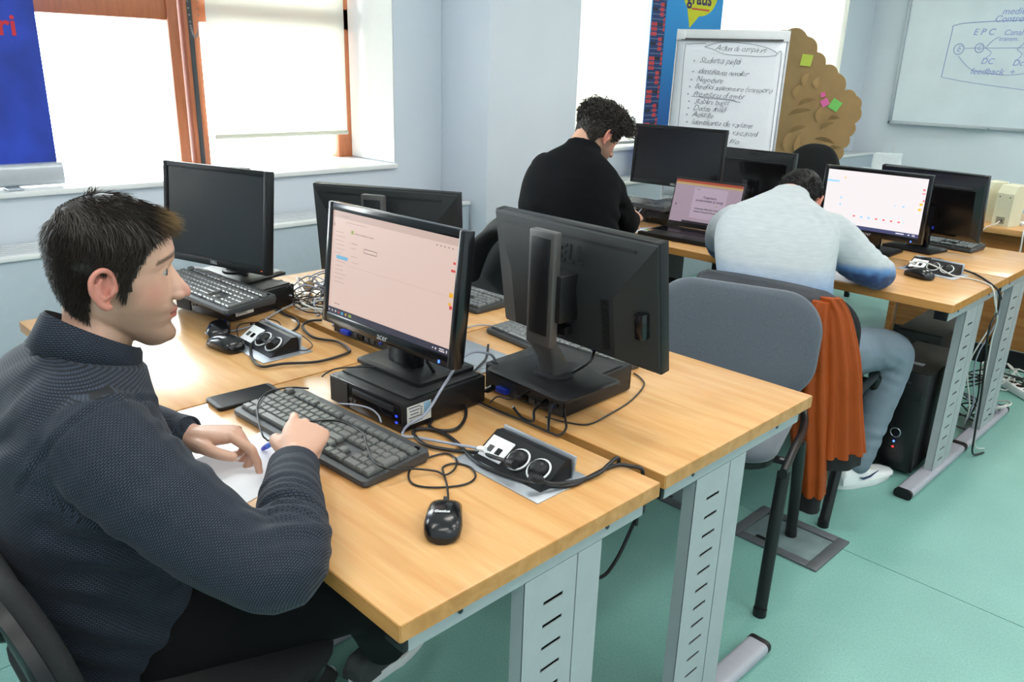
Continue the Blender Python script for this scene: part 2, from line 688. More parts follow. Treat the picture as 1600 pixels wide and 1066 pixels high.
b1 = blind('white roller blind lowered over the right half of the near window', 1.245, 1.985, 1.085, -3.09)
chain = MB()
N = 90
for i in range(N):
    u = i/(N-1)
    s = 2*u-1
    yy, zz = -0.44+0.075*s*(1 if abs(s) < .6 else 1), (0.50+0.95*max(0, (abs(s)-0.25)/0.75) if abs(s) > 0.25 else 0.445+0.055*(abs(s)/0.25)**2)
    chain.sphere((0.03, yy, zz), 0.0042, 6, 4)
chain.build('bead_chain', mat('chain_grey', srgb(128, 120, 112), 0.4, noise_amt=0.04), b1)
blind('cream roller blind fully lowered beside the pillar', 3.06, 5.02, 0.97, -2.80)
blind('cream roller blind fully lowered behind the flipchart and cardboard tree', 5.025, 7.14, 0.97, -2.80)


def convector(label, y0, y1):
    t = thing('convector_cover', label, 'radiator', (XW+0.012, (y0+y1)/2, 0))
    w = y1-y0
    cm = mat('convector_white', srgb(216, 220, 224), 0.45, noise_amt=0.02)
    MB().box((0.235, 0, 0.375), (0.02, w, 0.75), 0.003).build('front_panel', mat('convector_front', srgb(184, 197, 207), 0.5, noise_amt=0.02), t)
    MB().box((0.242, 0, 0.752), (0.03, w, 0.02), 0.004).build('edge_strip', SILLM, t)
    MB().box((0.11, 0, 0.67), (0.22, w, 0.01)).build('tray', DARK, t, 0)
    for k in range(6):
        MB().box((0.030+k*0.037, 0, 0.752), (0.017, w-0.01, 0.008), 0.002).build('grille_slat', cm, t)
    return t


convector('long grey convector cover with a slatted top under the near window', -2.4, 2.34)
convector('long grey convector cover under the far window beyond the pillar', 3.06, 7.6)

# ceiling lamps (above the frame)
LAMPM = emat('lamp_diffuser', (1.0, 0.96, 0.90, 1), 3.0)
k = 0
for lx in (-0.35, 1.3, 2.6):
    for ly in (-1.2, 1.2, 3.6, 6.0):
        k += 1
        t = thing('ceiling_light', 'recessed fluorescent ceiling lamp with a white tray', 'lamp', (lx, ly, ZC-0.05), 0, 'fluorescent lamps in the ceiling grid')
        fr = MB()
        for s in (-1, 1):
            fr.box((s*0.16, 0, 0.02), (0.02, 1.24, 0.05))
            fr.box((0, s*0.61, 0.02), (0.34, 0.02, 0.05))
        fr.build('tray', WHITE, t, 0)
        MB().box((0, 0, 0.03), (0.30, 1.20, 0.006)).build('diffuser', LAMPM, t, 0)
        d = bpy.data.lights.new('lamp_light', 'AREA')
        d.shape = 'RECTANGLE'
        d.size, d.size_y = 0.28, 1.18
        d.energy = LAMP_W
        d.color = (1.0, 0.965, 0.92)
        lo = bpy.data.objects.new('lamp_light', d)
        COL.objects.link(lo)
        lo.parent = t
        lo.location = (0, 0, 0.015)

# ------------------------------------------------------------------ whiteboard on the back wall
t = thing('whiteboard', 'large wall whiteboard with faint blue marker diagram', 'whiteboard', (-2.42, YB-0.02, 1.05))
WB = mat('whiteboard_enamel', srgb(214, 226, 236), 0.25, noise_amt=0.05, noise_scale=3)
MB().box((1.5, 0.0, 0.75), (2.98, 0.02, 1.48)).build('board_panel', WB, t, 0)
ALUD = mat('grey_aluminium', srgb(172, 182, 192), 0.4, metal=0.5, noise_amt=0.03)
fr = MB()
fr.box((0.0, -0.006, 0.75), (0.03, 0.035, 1.53), 0.004)
fr.box((3.0, -0.006, 0.75), (0.03, 0.035, 1.53), 0.004)
fr.box((1.5, -0.006, 0.0), (3.03, 0.035, 0.03), 0.004)
fr.box((1.5, -0.006, 1.5), (3.03, 0.035, 0.03), 0.004)
fr.build('frame', ALUD, t)
MB().box((0.45, -0.05, -0.005), (0.85, 0.06, 0.014), 0.003).build('pen_tray', ALUD, t)
MK = mat('blue_marker', srgb(140, 158, 214), 0.6, noise_amt=0.05)
mk = MB()
yk = -0.0125


def wl_(pts, r=0.004):
    r *= 0.6
    mk.tube([(x*0.93-0.28, yk, z) for x, z in pts], r, 4, 4)


wl_([(0.72, 0.42), (0.74, 0.80), (0.76, 0.86), (1.0, 0.885), (1.7, 0.90)], 0.0045)
wl_([(0.72, 0.42), (1.0, 0.38), (1.6, 0.32)], 0.003)
for cx_, cz_, r_ in ((0.83, 0.66, 0.045), (1.01, 0.67, 0.038)):
    wl_([(cx_+r_*math.cos(a*.52), cz_+r_*math.sin(a*.52)) for a in range(13)], 0.0045)
wl_([(0.88, 0.665), (0.97, 0.67)]+[(1.05, 0.67), (1.55, 0.675)], 0.003)
wl_([(1.06, 0.67), (1.11, 0.73), (1.16, 0.76)], 0.003)
wl_([(1.06, 0.67), (1.12, 0.63), (1.06, 0.57)], 0.003)
wl_([(1.33, 0.66), (1.40, 0.73), (1.5, 0.76)], 0.003)
wl_([(1.33, 0.66), (1.38, 0.62), (1.34, 0.57)], 0.003)
wl_([(0.84, 0.60), (0.93, 0.52), (1.02, 0.48), (1.3, 0.45), (1.6, 0.50)], 0.003)
mk.build('marker_line', MK, t)
XZ = Matrix.Rotation(R(90), 4, 'X')
for body, x_, z_, s_ in (('E', .83, .66, .07), ('C', 1.01, .67, .055), ('E P C', 1.02, .80, .075), ('mediu', 1.24, .965, .075), ('Control', 1.22, .905, .075),
                         ('Canal', 1.27, .795, .065), ('transm.', 1.24, .745, .05), ('DC', 1.10, .56, .07), ('Dc', 1.36, .55, .07), ('feedback  +', 1.16, .475, .075)):
    text('marker_writing', body, s_, MK, t, TR(x_*0.93-0.28, yk, z_) @ XZ, 0.0004, 0.25)

# ------------------------------------------------------------------ floor box hatches
HATCH = mat('hatch_frame', srgb(96, 100, 104), 0.5, metal=0.3, noise_amt=0.08)
HATCHL = mat('hatch_lid', srgb(112, 130, 132), 0.55, metal=0.2, noise_amt=0.2, noise_scale=14)


def floor_box(label, x, y, w=0.31, d=0.24, rz=0.0):
    t = thing('floor_socket_box', label, 'floor box', (x, y, 0), rz)
    f = MB()
    b = 0.036
    for s in (-1, 1):
        f.box((s*(w/2-b/2), 0, 0.004), (b, d, 0.008), 0.002)
        f.box((0, s*(d/2-b/2), 0.004), (w-2*b, b, 0.008), 0.002)
    f.build('frame', HATCH, t)
    MB().box((0, 0, 0.002), (w-2*b-0.006, d-2*b-0.006, 0.004), 0.001).build('lid', HATCHL, t)
    MB().box((-0.04, -d/2+b+0.012, 0.0045), (0.07, 0.014, 0.003)).build('cable_slot', BLACK, t, 0)


floor_box('grey metal floor socket hatch beside the grey chair leg', -0.252, 1.765)
floor_box('grey metal floor socket hatch half hidden under the table behind the slotted leg', -0.655, 1.765)


# ------------------------------------------------------------------ tables
TL, TD, TT = 0.866, 0.588, 0.030


def leg_panel(M):
    """slotted sheet-steel leg, outer face at x=0; y = 0..0.19, z = 0.03..0.665"""
    p = MB()
    z0, z1 = 0.03, 0.672
    ys = [0.0, 0.030, 0.046, 0.094, 0.125]
    nsl = 13
    zs = [z0]
    zb = []
    step = (z1-z0-0.05)/nsl
    for i in range(nsl):
        za = z0+0.03+i*step
        zb.append((za, za+0.0075))
    # strips: left margin and right margin full height, middle column broken by slots; slots slope like the photograph's louvres
    th = 0.002
    p.box((-th/2, (ys[0]+ys[2])/2, (z0+z1)/2), (th, ys[2]-ys[0], z1-z0))
    p.box((-th/2, (ys[3]+ys[4])/2, (z0+z1)/2), (th, ys[4]-ys[3], z1-z0))
    prev = z0
    for a, b in zb:
        p.box((-th/2, (ys[2]+ys[3])/2, (prev+a)/2), (th, ys[3]-ys[2], a-prev))
        prev = b
    p.box((-th/2, (ys[2]+ys[3])/2, (prev+z1)/2), (th, ys[3]-ys[2], z1-prev))
    out = MB().add(p.v, p.f, M)
    post = MB()
    post.box((-0.004, 0.160, (z0+z1)/2), (0.008, 0.062, z1-z0), 0.0, M)
    post.box((-0.015, 0.188, (z0+z1)/2), (0.028, 0.006, z1-z0), 0.0, M)
    post.box((-0.015, 0.003, (z0+z1)/2), (0.029, 0.006, z1-z0), 0.0, M)
    post.box((-0.015, 0.127, (z0+z1)/2), (0.026, 0.003, z1-z0), 0.0, M)
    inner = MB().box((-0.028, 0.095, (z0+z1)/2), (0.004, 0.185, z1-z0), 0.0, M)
    return out, post, inner


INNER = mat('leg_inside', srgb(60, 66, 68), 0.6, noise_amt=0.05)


def table(label, x0, y0, ly, group):
    """x0,y0 = left front corner; ly = y offset of the leg from the front edge"""
    t = thing('office_table', label, 'table', (x0, y0, 0), 0, group)
    top = MB().box((TL/2, TD/2, 0.74-TT/2), (TL-0.002, TD-0.002, TT), 0.0018).build('tabletop', WOOD, t)
    e = MB()
    for s in (0, 1):
        e.box((s*TL+(0.0004 if s else -0.0004)-(s*2-1)*0.001, TD/2, 0.74-TT/2), (0.0016, TD-0.004, TT-0.003))
        e.box((TL/2, s*TD-(s*2-1)*0.001+(0.0004 if s else -0.0004), 0.74-TT/2), (TL-0.004, 0.0016, TT-0.003))
    e.build('edge_band', WOODEDGE, top, 0)
    for s in (0, 1):
        xo = TL-0.016 if s else 0.016
        sg = 1 if s else -1
        rail = MB().box((xo-sg*0.02, TD/2, 0.692), (0.04, TD-0.05, 0.036), 0.002).build('side_rail', STEEL, t)
        for yy in (0.022, TD-0.022):
            MB().box((xo-sg*0.022, yy, 0.693), (0.043, 0.012, 0.034), 0.002).build('rail_cap', BLACK, rail)
        for yy in (0.12, TD-0.13):
            MB().cyl((xo+sg*0.0005, yy, 0.694), 0.0045, 0.003, 10, 'X').build('screw', mat('dark_screw', srgb(50, 54, 58), 0.4, metal=0.5, noise_amt=0.05), rail)
        M = TR(xo-sg*0.002, ly, 0) if s else TR(xo-sg*0.002, ly+0.191, 0, 0, 0, math.pi)
        a, b, c = leg_panel(M)
        lg = a.build('leg', STEEL, t, 0)
        b.build('leg_post', STEEL, lg, 0)
        c.build('leg_back', INNER, lg, 0)
        ft = MB().loft([[(xo+sg*0.012+px, yy, pz) for px, pz in rrect(0.062, 0.034, 0.014, 4, -sg*0.031, 0.017)] for yy in (0.012, TD-0.012)]).build('foot', STEELD, t)
        for yy in (0.006, TD-0.006):
            MB().loft([[(xo+sg*0.012+px, yy+q, pz) for px, pz in rrect(0.064, 0.036, 0.015, 4, -sg*0.031, 0.018)] for q in (-0.007, 0.007)]).build('foot_cap', BLACK, ft)
    return t


G = 'beech topped office tables'
table('front beech table with the writing man, keyboard and lit monitor', -TL, 0.0, 0.258, G)
table('front beech table at the left holding the black monitor by the window', -2*TL-0.004, 0.0, 0.258, G)
table('beech table whose far corner meets the empty grey chair', -TL-0.008, 0.615, 0.143, G)
table('beech table at the left rear holding the monitor seen from behind', -2*TL-0.012, 0.615, 0.143, G)
table('beech table where the man in the pale sweater leans', -TL-0.061, 2.322, 0.235, G)
table('beech table behind the lit white screen with the speakers beyond', -TL-0.061, 2.916, 0.20, G)
table('beech table where the curly haired man writes beside the laptop', -2*TL-0.065, 2.322, 0.235, G)
table('beech table under the dark monitor backs before the flipchart', -2*TL-0.065, 2.916, 0.20, G)

# desk further back with the beige speakers
t = thing('computer_desk', 'oak veneer desk with a modesty panel under the beige speakers', 'desk', (-0.95, 4.10, 0))
MB().box((1.0, 0.33, 0.725), (2.0, 0.66, 0.03), 0.002).build('desktop', WOOD, t)
MB().box((1.02, 0.10, 0.405), (1.86, 0.018, 0.60), 0.001).build('modesty_panel', WOODDARK, t)
for s in (0.06, 1.94):
    MB().box((s, 0.34, 0.355), (0.025, 0.56, 0.71), 0.001).build('side_panel', WOODDARK, t)
MB().box((1.02, 0.095, 0.05), (1.86, 0.02, 0.1), 0.001).build('plinth', BLACK, t)

# low white cabinet in the corner that carries the paper bag
t = thing('low_cabinet', 'low white cabinet in the corner under the whiteboard', 'cabinet', (-2.05, 6.75, 0))
MB().box((0, 0, 0.34), (0.5, 0.4, 0.68), 0.004).build('body', WHITE, t)
for s in (-1, 1):
    dr = MB().box((s*0.123, -0.207, 0.34), (0.238, 0.016, 0.64), 0.002).build('door', WHITE, t)
    MB().box((s*0.025, -0.219, 0.42), (0.01, 0.012, 0.09), 0.002).build('handle', ALU, dr)
t = thing('paper_bag', 'crumpled white carrier bag by the corner behind the monitors', 'bag', (-2.02, 6.72, 0.682), 0.3)
bg = MB()
rings = []
random.seed(4)
for z_, k_ in ((0, 1), (0.06, 1.02), (0.11, 1.0), (0.15, 0.98)):
    rings.append([(x*k_+random.uniform(-.006, .006), y*k_+random.uniform(-.006, .006), z_+random.uniform(-.006, .006)*(z_ > 0)) for x, y in rrect(0.22, 0.14, 0.02, 3)])
bg.loft(rings)
bg.build('bag_body', mat('thin_white_plastic', srgb(226, 234, 240), 0.5, noise_amt=0.03), t, 60)
MB().tube([(-.05, 0, .14), (-.04, 0.01, .23), (0.0, 0.01, .27), (.035, 0, .23), (.04, 0, .14)], 0.002, 6).build('bag_handle', CABLEW, t)
# ================================================================== monitors
LOGO = mat('logo_silver', srgb(190, 192, 196), 0.35, metal=0.4, noise_amt=0.03)
SCREEN_OFF = mat('dark_lcd', srgb(30, 33, 35), 0.22, noise_amt=0.01, noise_scale=3)
SCREEN_OFF2 = mat('dark_lcd_gloss', srgb(14, 16, 16), 0.22, noise_amt=0.01, noise_scale=3)
XZ = Matrix.Rotation(R(90), 4, 'X')       # text standing upright, read from -Y
ZX = Matrix.Rotation(R(180), 4, 'Z')


def frame_mesh(w, h, b, bb, y0, y1, bev=0.002):
    m = MB()
    y, d = (y0+y1)/2, (y1-y0)
    m.box((-w/2+b/2, y, 0), (b, d, h), bev)
    m.box((w/2-b/2, y, 0), (b, d, h), bev)
    m.box((0, y, h/2-b/2), (w-2*b+0.001, d, b), bev)
    m.box((0, y, -h/2+bb/2), (w-2*b+0.001, d, bb), bev)
    return m


def rect_ring(w, z0, z1, y, x=0.0):
    return [(x-w/2, y, z0), (x+w/2, y, z0), (x+w/2, y, z1), (x-w/2, y, z1)]


def monitor(label, c, yaw, tilt, w, h, z0, kind, screen, back=False, bezel=None, casem=None):
    """c = centre of the outline seen in the picture; yaw of the side facing the viewer; back=True when that side is the rear"""
    if back:
        yaw, tilt = yaw+180, -tilt
    ya = R(yaw)
    nrm = V((math.sin(ya), -math.cos(ya), 0))           # direction the screen faces
    cf = V(c)+(nrm*0.028 if back else V((0, 0, 0)))
    base = cf-nrm*0.075
    t = thing('monitor', label, 'monitor', (base.x, base.y, z0), ya)
    hc = c[2]-z0
    M = TR(0, -0.075, hc, -R(tilt))
    cm = casem or (BLACK if kind != 'acer' else BLACKG)
    b, bb = (0.016, 0.022) if kind == 'dell' else (0.016, 0.024)
    if bezel:
        b, bb = bezel
    hs = frame_mesh(w, h, b, bb, 0, 0.026).build('housing', cm, t, 30, M=M)
    sc = MB().box((0, 0.006, (bb-b)/2), (w-2*b+0.002, 0.004, h-b-bb+0.002)).build('screen', screen, t, 0, M=M)
    if kind == 'dell':
        bk = MB().loft([rect_ring(w-0.002, -h/2+0.001, h/2-0.001, 0.024), rect_ring(w-0.008, -h/2+0.006, h/2-0.006, 0.030),
                        rect_ring(w-0.17, -h/2+0.03, h/2-0.115, 0.068)]).build('back_cover', DELLBACK, t, 20, M=M)
        # the sloped upper rear face carries the big logo and a long groove
        p0, p1 = V((0, 0.030, h/2-0.006)), V((0, 0.068, h/2-0.115))
        sl = math.atan2(p1.y-p0.y, p0.z-p1.z)
        S = Matrix.Translation(p0.lerp(p1, 0.46)) @ Matrix.Rotation(sl, 4, 'X') @ ZX @ XZ
        text('logo', 'DELL', 0.052, mat('logo_dark', srgb(52, 54, 57), 0.25, metal=0.3, noise_amt=0.03), bk, S @ Matrix.Translation((0, 0, 0.0010)), 0.0014, 0, offset=0.0012)
        S2 = Matrix.Translation(p0.lerp(p1, 0.16)) @ Matrix.Rotation(sl, 4, 'X')
        MB().box((0, 0, 0), (w*0.78, 0.003, 0.006), 0.0, S2).build('groove', BLACK, bk, 0)
        vt = MB()
        for k in range(22):
            vt.box((-(w-0.17)/2+0.022, 0.0685, -h/2+0.045+k*0.005), (0.02, 0.002, 0.002))
        tag(vt.build('vent', BLACK, bk, 0), kind='stuff')
        MB().box((-(w/2-0.03), 0.046, -0.03), (0.022, 0.026, 0.055), 0.003).build('usb_port', BLACKG, bk)
        MB().box((0.0, 0.073, -h/2+0.060), (0.06, 0.03, 0.02), 0.003).build('connector_bay', BLACK, bk)
        # height-adjustable stand
        zt = hc+h*0.30+0.045
        MB().box((0, 0.040, (zt+0.085)/2), (0.074, 0.022, zt-0.085), 0.004).build('stand_post', GUN, t)
        MB().box((0, 0.0525, (zt+0.085)/2+0.006), (0.052, 0.004, zt-0.125), 0.001).build('post_insert', BLACK, t)
        MB().box((0, 0.012, hc-0.01), (0.10, 0.055, 0.10), 0.004).build('mount_block', BLACK, t)
        nk = MB().loft([[(x, y-0.005, 0.010) for x, y in rrect(0.056, 0.05, 0.01, 3)], [(x, y+0.008, 0.05) for x, y in rrect(0.060, 0.040, 0.01, 3)],
                        [(x, y+0.038, 0.092) for x, y in rrect(0.074, 0.024, 0.006, 3)]])
        nk.build('stand_neck', GUN, t, 40)
        MB().cyl((0, -0.003, 0.0135), 0.044, 0.006, 32).build('swivel_disc', DARK, t)
        MB().loft([[(x, y, 0) for x, y in rrect(0.245, 0.185, 0.02, 4)], [(x, y, 0.006) for x, y in rrect(0.245, 0.185, 0.02, 4)],
                   [(x, y, 0.011) for x, y in rrect(0.225, 0.165, 0.02, 4)]]).build('stand_base', BLACK, t)
        text('front_logo', 'DELL', 0.013, LOGO, hs, Matrix.Translation((0, -0.0004, -h/2+bb/2)) @ XZ, 0.0003, 0, offset=0.0003)
        MB().box((w/2-0.02, -0.0005, -h/2+bb/2), (0.004, 0.002, 0.002)).build('power_light', emat('led_amber', srgb(255, 90, 30), 1.5), hs, 0)
    else:
        bk = MB().loft([rect_ring(w-0.002, -h/2+0.001, h/2-0.001, 0.024), rect_ring(w-0.01, -h/2+0.01, h/2-0.03, 0.034),
                        rect_ring(w-0.06, -h/2+0.03, h/2-0.062, 0.050)]).build('back_cover', BLACKG if kind == 'acer' else BLACK, t, 20, M=M)
        MB().box((0, 0.046, h/2-0.055), (w*0.8, 0.012, 0.006), 0.002).build('back_ridge', DARK, bk)
        text('back_logo', 'acer', 0.045, DARK, bk, Matrix.Translation((0, 0.0312, h/2-0.022)) @ ZX @ XZ, 0.0006)
        MB().box((-0.03, 0.052, -h/2+0.045), (0.034, 0.014, 0.012), 0.002).build('video_plug', BLUEC, bk)
        MB().box((0, -0.025, hc*0.5), (0.088, 0.034, hc-0.02), 0.006).build('stand_neck', BLACKG, t)
        MB().loft([[(x, y, 0) for x, y in rrect(0.22, 0.165, 0.012, 4)], [(x, y, 0.008) for x, y in rrect(0.22, 0.165, 0.012, 4)],
                   [(x, y, 0.012) for x, y in rrect(0.205, 0.15, 0.012, 4)]]).build('stand_base', BLACK, t)
        text('front_logo', 'acer', 0.020, LOGO, hs, Matrix.Translation((0, -0.0004, -h/2+bb/2)) @ XZ, 0.0003)
        MB().box((w/2-0.04, -0.0006, -h/2+bb/2-0.004), (0.004, 0.002, 0.006)).build('power_light', emat('led_blue', srgb(60, 110, 255), 4.0), hs, 0)
    return t, sc


def ui(parent_screen, w, h, zc, items, depth=0.0026):
    """flat print on a screen: items = (colour name, rgb, strength, [(x0,z0,x1,z1) in 0..1 from the lower left])"""
    for nm, rgb, st, rects in items:
        m = MB()
        y = 0.006-depth
        for (x0, z0, x1, z1) in rects:
            X0, X1 = (x0-0.5)*w, (x1-0.5)*w
            Z0, Z1 = (z0-0.5)*h+zc, (z1-0.5)*h+zc
            m.add([(X0, y, Z0), (X1, y, Z0), (X1, y, Z1), (X0, y, Z1)], [(0, 1, 2, 3)])
        tag(m.build('screen_print', emat('screen_'+nm, srgb(*rgb), st), parent_screen, 0), kind='stuff')
        depth += 0.00025


def dashes(x, z, w, h=0.007, seed=0):
    h *= 0.8
    rd = random.Random(seed)
    out = []
    e = x+w
    while x < e:
        l = rd.uniform(0.006, 0.020)
        out.append((x, z, min(x+l, e), z+h))
        x += l+0.004
    return out


# lit monitor in front of the writing man
scr = emat('screen_pink', srgb(232, 202, 190), 0.95)
mA, sA = monitor('black monitor with a pinkish lit screen in front of the writing man', (-0.612, 0.432, 1.018), 2.1, 6.7, 0.442, 0.272, 0.8095, 'acer', scr, bezel=(0.017, 0.024))
w_, h_, zc_ = 0.408, 0.231, 0.0035
txt = []
rd = random.Random(3)
for k in range(13):
    txt += dashes(0.035+0.012*(k > 5), 0.80-k*0.040, rd.uniform(0.06, 0.10), 0.006, k)
txt += dashes(0.205, 0.815, 0.16, 0.012, 40)+dashes(0.18, 0.72, 0.05, 0.010, 41)+dashes(0.18, 0.675, 0.04, 0.007, 42)+dashes(0.18, 0.60, 0.05, 0.006, 44)+dashes(0.19, 0.545, 0.06, 0.006, 45)
txt += dashes(0.12, 0.905, 0.18, 0.006, 46)+dashes(0.08, 0.955, 0.06, 0.006, 47)+dashes(0.06, 0.10, 0.045, 0.014, 48)
for k in range(5):
    txt.append((0.845+k*0.028, 0.90, 0.855+k*0.028, 0.912))
box_ = [(0.29, 0.665, 0.40, 0.670), (0.29, 0.700, 0.40, 0.705), (0.29, 0.665, 0.292, 0.705), (0.398, 0.665, 0.40, 0.705)]
ui(sA, w_, h_, zc_, [
    ('top_strip', (214, 184, 172), 0.9, [(0.0, 0.935, 1.0, 1.0)]),
    ('rule', (214, 182, 170), 0.9, [(0.16, 0.50, 1.0, 0.503), (0.16, 0.0, 0.161, 0.90)]),
    ('text_grey', (172, 146, 138), 0.85, txt),
    ('text_dark', (50, 45, 50), 0.8, box_+[(0.01, 0.855, 0.025, 0.859), (0.01, 0.865, 0.025, 0.869), (0.01, 0.875, 0.025, 0.879)]),
    ('item_blue', (110, 180, 214), 1.0, [(0.055, 0.545, 0.155, 0.580)]),
    ('taskbar', (52, 50, 74), 0.8, [(0.0, 0.0, 1.0, 0.062)]),
    ('icons_pale', (235, 225, 225), 0.9, [(0.01, 0.022, 0.02, 0.038), (0.04, 0.022, 0.05, 0.038), (0.07, 0.02, 0.08, 0.04), (0.88, 0.022, 0.888, 0.036), (0.90, 0.02, 0.91, 0.038), (0.93, 0.034, 0.965, 0.044), (0.93, 0.016, 0.97, 0.026), (0.98, 0.018, 0.988, 0.042)]),
    ('icons_red', (214, 60, 60), 1.0, [(0.965, 0.715, 0.995, 0.735), (0.975, 0.40, 0.995, 0.43), (0.10, 0.02, 0.112, 0.04), (0.975, 0.78, 0.993, 0.80)]),
    ('icons_yellow', (240, 180, 30), 1.0, [(0.967, 0.50, 0.995, 0.54), (0.967, 0.43, 0.985, 0.455), (0.165, 0.02, 0.177, 0.042)]),
    ('icons_green', (150, 170, 70), 1.0, [(0.178, 0.812, 0.198, 0.845), (0.195, 0.018, 0.222, 0.044)]),
    ('icons_cyan', (60, 170, 210), 1.0, [(0.13, 0.016, 0.148, 0.044)]),
])
monitor('black monitor seen from behind on the compact computer at the table edge', (-0.362, 0.735, 1.010), -2.8, -8.7, 0.47, 0.275, 0.8095, 'dell', SCREEN_OFF, back=True)
monitor('black switched off monitor facing the camera under the near window', (-1.583, 0.513, 1.000), 16.8, 5.9, 0.43, 0.296, 0.8095, 'dell', SCREEN_OFF)
monitor('black monitor seen from behind, half hidden by the pinkish lit screen', (-1.323, 0.950, 0.942), 29.1, -5.7, 0.489, 0.286, 0.7405, 'dell', SCREEN_OFF, back=True)
monitor('black switched off monitor behind the laptop', (-1.575, 2.875, 1.050), 4.4, 3.2, 0.50, 0.290, 0.8095, 'dell', SCREEN_OFF2)
monitor('black monitor seen from behind in front of the flipchart foot', (-1.443, 3.415, 0.929), -0.9, 2.0, 0.44, 0.280, 0.7405, 'acer', SCREEN_OFF, back=True)
scr2 = emat('screen_white', srgb(255, 248, 250), 1.02)
mE, sE = monitor('black monitor with a bright white screen before the bowed man', (-0.61, 2.908, 0.948), 0.7, 0.0, 0.44, 0.279, 0.7405, 'acer', scr2, bezel=(0.016, 0.026))
w_, h_, zc_ = 0.408, 0.237, 0.005
t2 = dashes(0.08, 0.88, 0.16, 0.008, 1)+dashes(0.20, 0.83, 0.16, 0.008, 2)+dashes(0.02, 0.74, 0.07, 0.006, 3)+dashes(0.02, 0.70, 0.08, 0.006, 4)+dashes(0.02, 0.66, 0.06, 0.006, 5)+dashes(0.15, 0.63, 0.06, 0.006, 6)+dashes(0.15, 0.56, 0.08, 0.006, 7)
for k in range(9):
    t2 += dashes(0.155+k*0.081, 0.44, 0.045, 0.006, 20+k)+dashes(0.30+k*0.081, 0.165, 0.045, 0.006, 40+k)
ui(sE, w_, h_, zc_, [
    ('pale_rule', (240, 222, 226), 1.2, t2+[(0.92, 0.1, 0.923, 0.82)]),
    ('bright_blue', (150, 205, 250), 1.3, [(0.0, 0.785, 0.13, 0.815)]+[(0.165, 0.50, 0.183, 0.53), (0.165, 0.38, 0.183, 0.41), (0.80, 0.48, 0.818, 0.51), (0.40, 0.205, 0.425, 0.24), (0.475, 0.205, 0.50, 0.24), (0.72, 0.49, 0.735, 0.505)]),
    ('bright_red', (250, 90, 100), 1.2, [(0.965, 0.80, 0.985, 0.83), (0.962, 0.745, 0.992, 0.76), (0.98, 0.62, 0.995, 0.65)]+[(x, 0.21, x+0.022, 0.235) for x in (0.325, 0.555, 0.63, 0.705, 0.78)]),
    ('bright_yellow', (250, 200, 60), 1.2, [(0.955, 0.55, 0.985, 0.59), (0.95, 0.46, 0.98, 0.50), (0.18, 0.86, 0.195, 0.885)]),
    ('bright_taskbar', (70, 76, 120), 1.0, [(0, 0, 1, 0.062)]),
    ('bright_tray', (230, 230, 240), 1.2, [(0.78, 0.022, 0.86, 0.04), (0.90, 0.02, 0.915, 0.04), (0.94, 0.034, 0.965, 0.044), (0.94, 0.016, 0.97, 0.026)]),
])
monitor('glossy black monitor seen from behind beside the beige speakers', (-0.495, 3.230, 0.941), -8.0, -8.0, 0.46, 0.284, 0.7405, 'acer', SCREEN_OFF, back=True)

# ================================================================== laptop
t = thing('laptop', 'open black laptop showing a slide with an orange title bar', 'laptop', (-1.265, 2.55, 0.7405), R(4))
MB().box((0, 0, 0.010), (0.355, 0.245, 0.020), 0.004).build('base', BLACK, t)
kb = MB()
for r_ in range(5):
    for c_ in range(15):
        kb.box((-0.150+c_*0.0205, -0.012+r_*0.019, 0.0208), (0.017, 0.0155, 0.002), 0.0)
tag(kb.build('keys', BLACKG, t, 0), kind='stuff')
MB().box((-0.01, -0.075, 0.0202), (0.10, 0.060, 0.001)).build('touchpad', DARK, t, 0)
for k, c_ in enumerate(((210, 212, 214), (150, 190, 90), (200, 120, 110))):
    MB().box((-0.155, -0.095+k*0.022, 0.0203), (0.024, 0.016, 0.0008)).build('sticker', mat('sticker_%d' % k, srgb(*c_), 0.5, noise_amt=0.03), t, 0)
L = TR(0, 0.122, 0.022, -R(14)) @ TR(0, 0, 0.113)
ld = MB().box((0, 0.006, 0), (0.352, 0.008, 0.226), 0.003).build('lid', BLACK, t, M=L)
sL = MB().box((0, 0.001, 0.006), (0.336, 0.003, 0.194)).build('laptop_screen', emat('laptop_lilac', srgb(184, 162, 178), 0.75), ld, 0)
w_, h_, zc_ = 0.336, 0.194, 0.006


def lap(items):
    d = 0.0
    for nm, rgb, st, rects in items:
        m = MB()
        for (x0, z0, x1, z1) in rects:
            X0, X1, Z0, Z1 = (x0-.5)*w_, (x1-.5)*w_, (z0-.5)*h_+zc_, (z1-.5)*h_+zc_
            y = -0.0008-d
            m.add([(X0, y, Z0), (X1, y, Z0), (X1, y, Z1), (X0, y, Z1)], [(0, 1, 2, 3)])
        m.build('screen_print', emat('lap_'+nm, srgb(*rgb), st), ld, 0)
        d += 0.0003


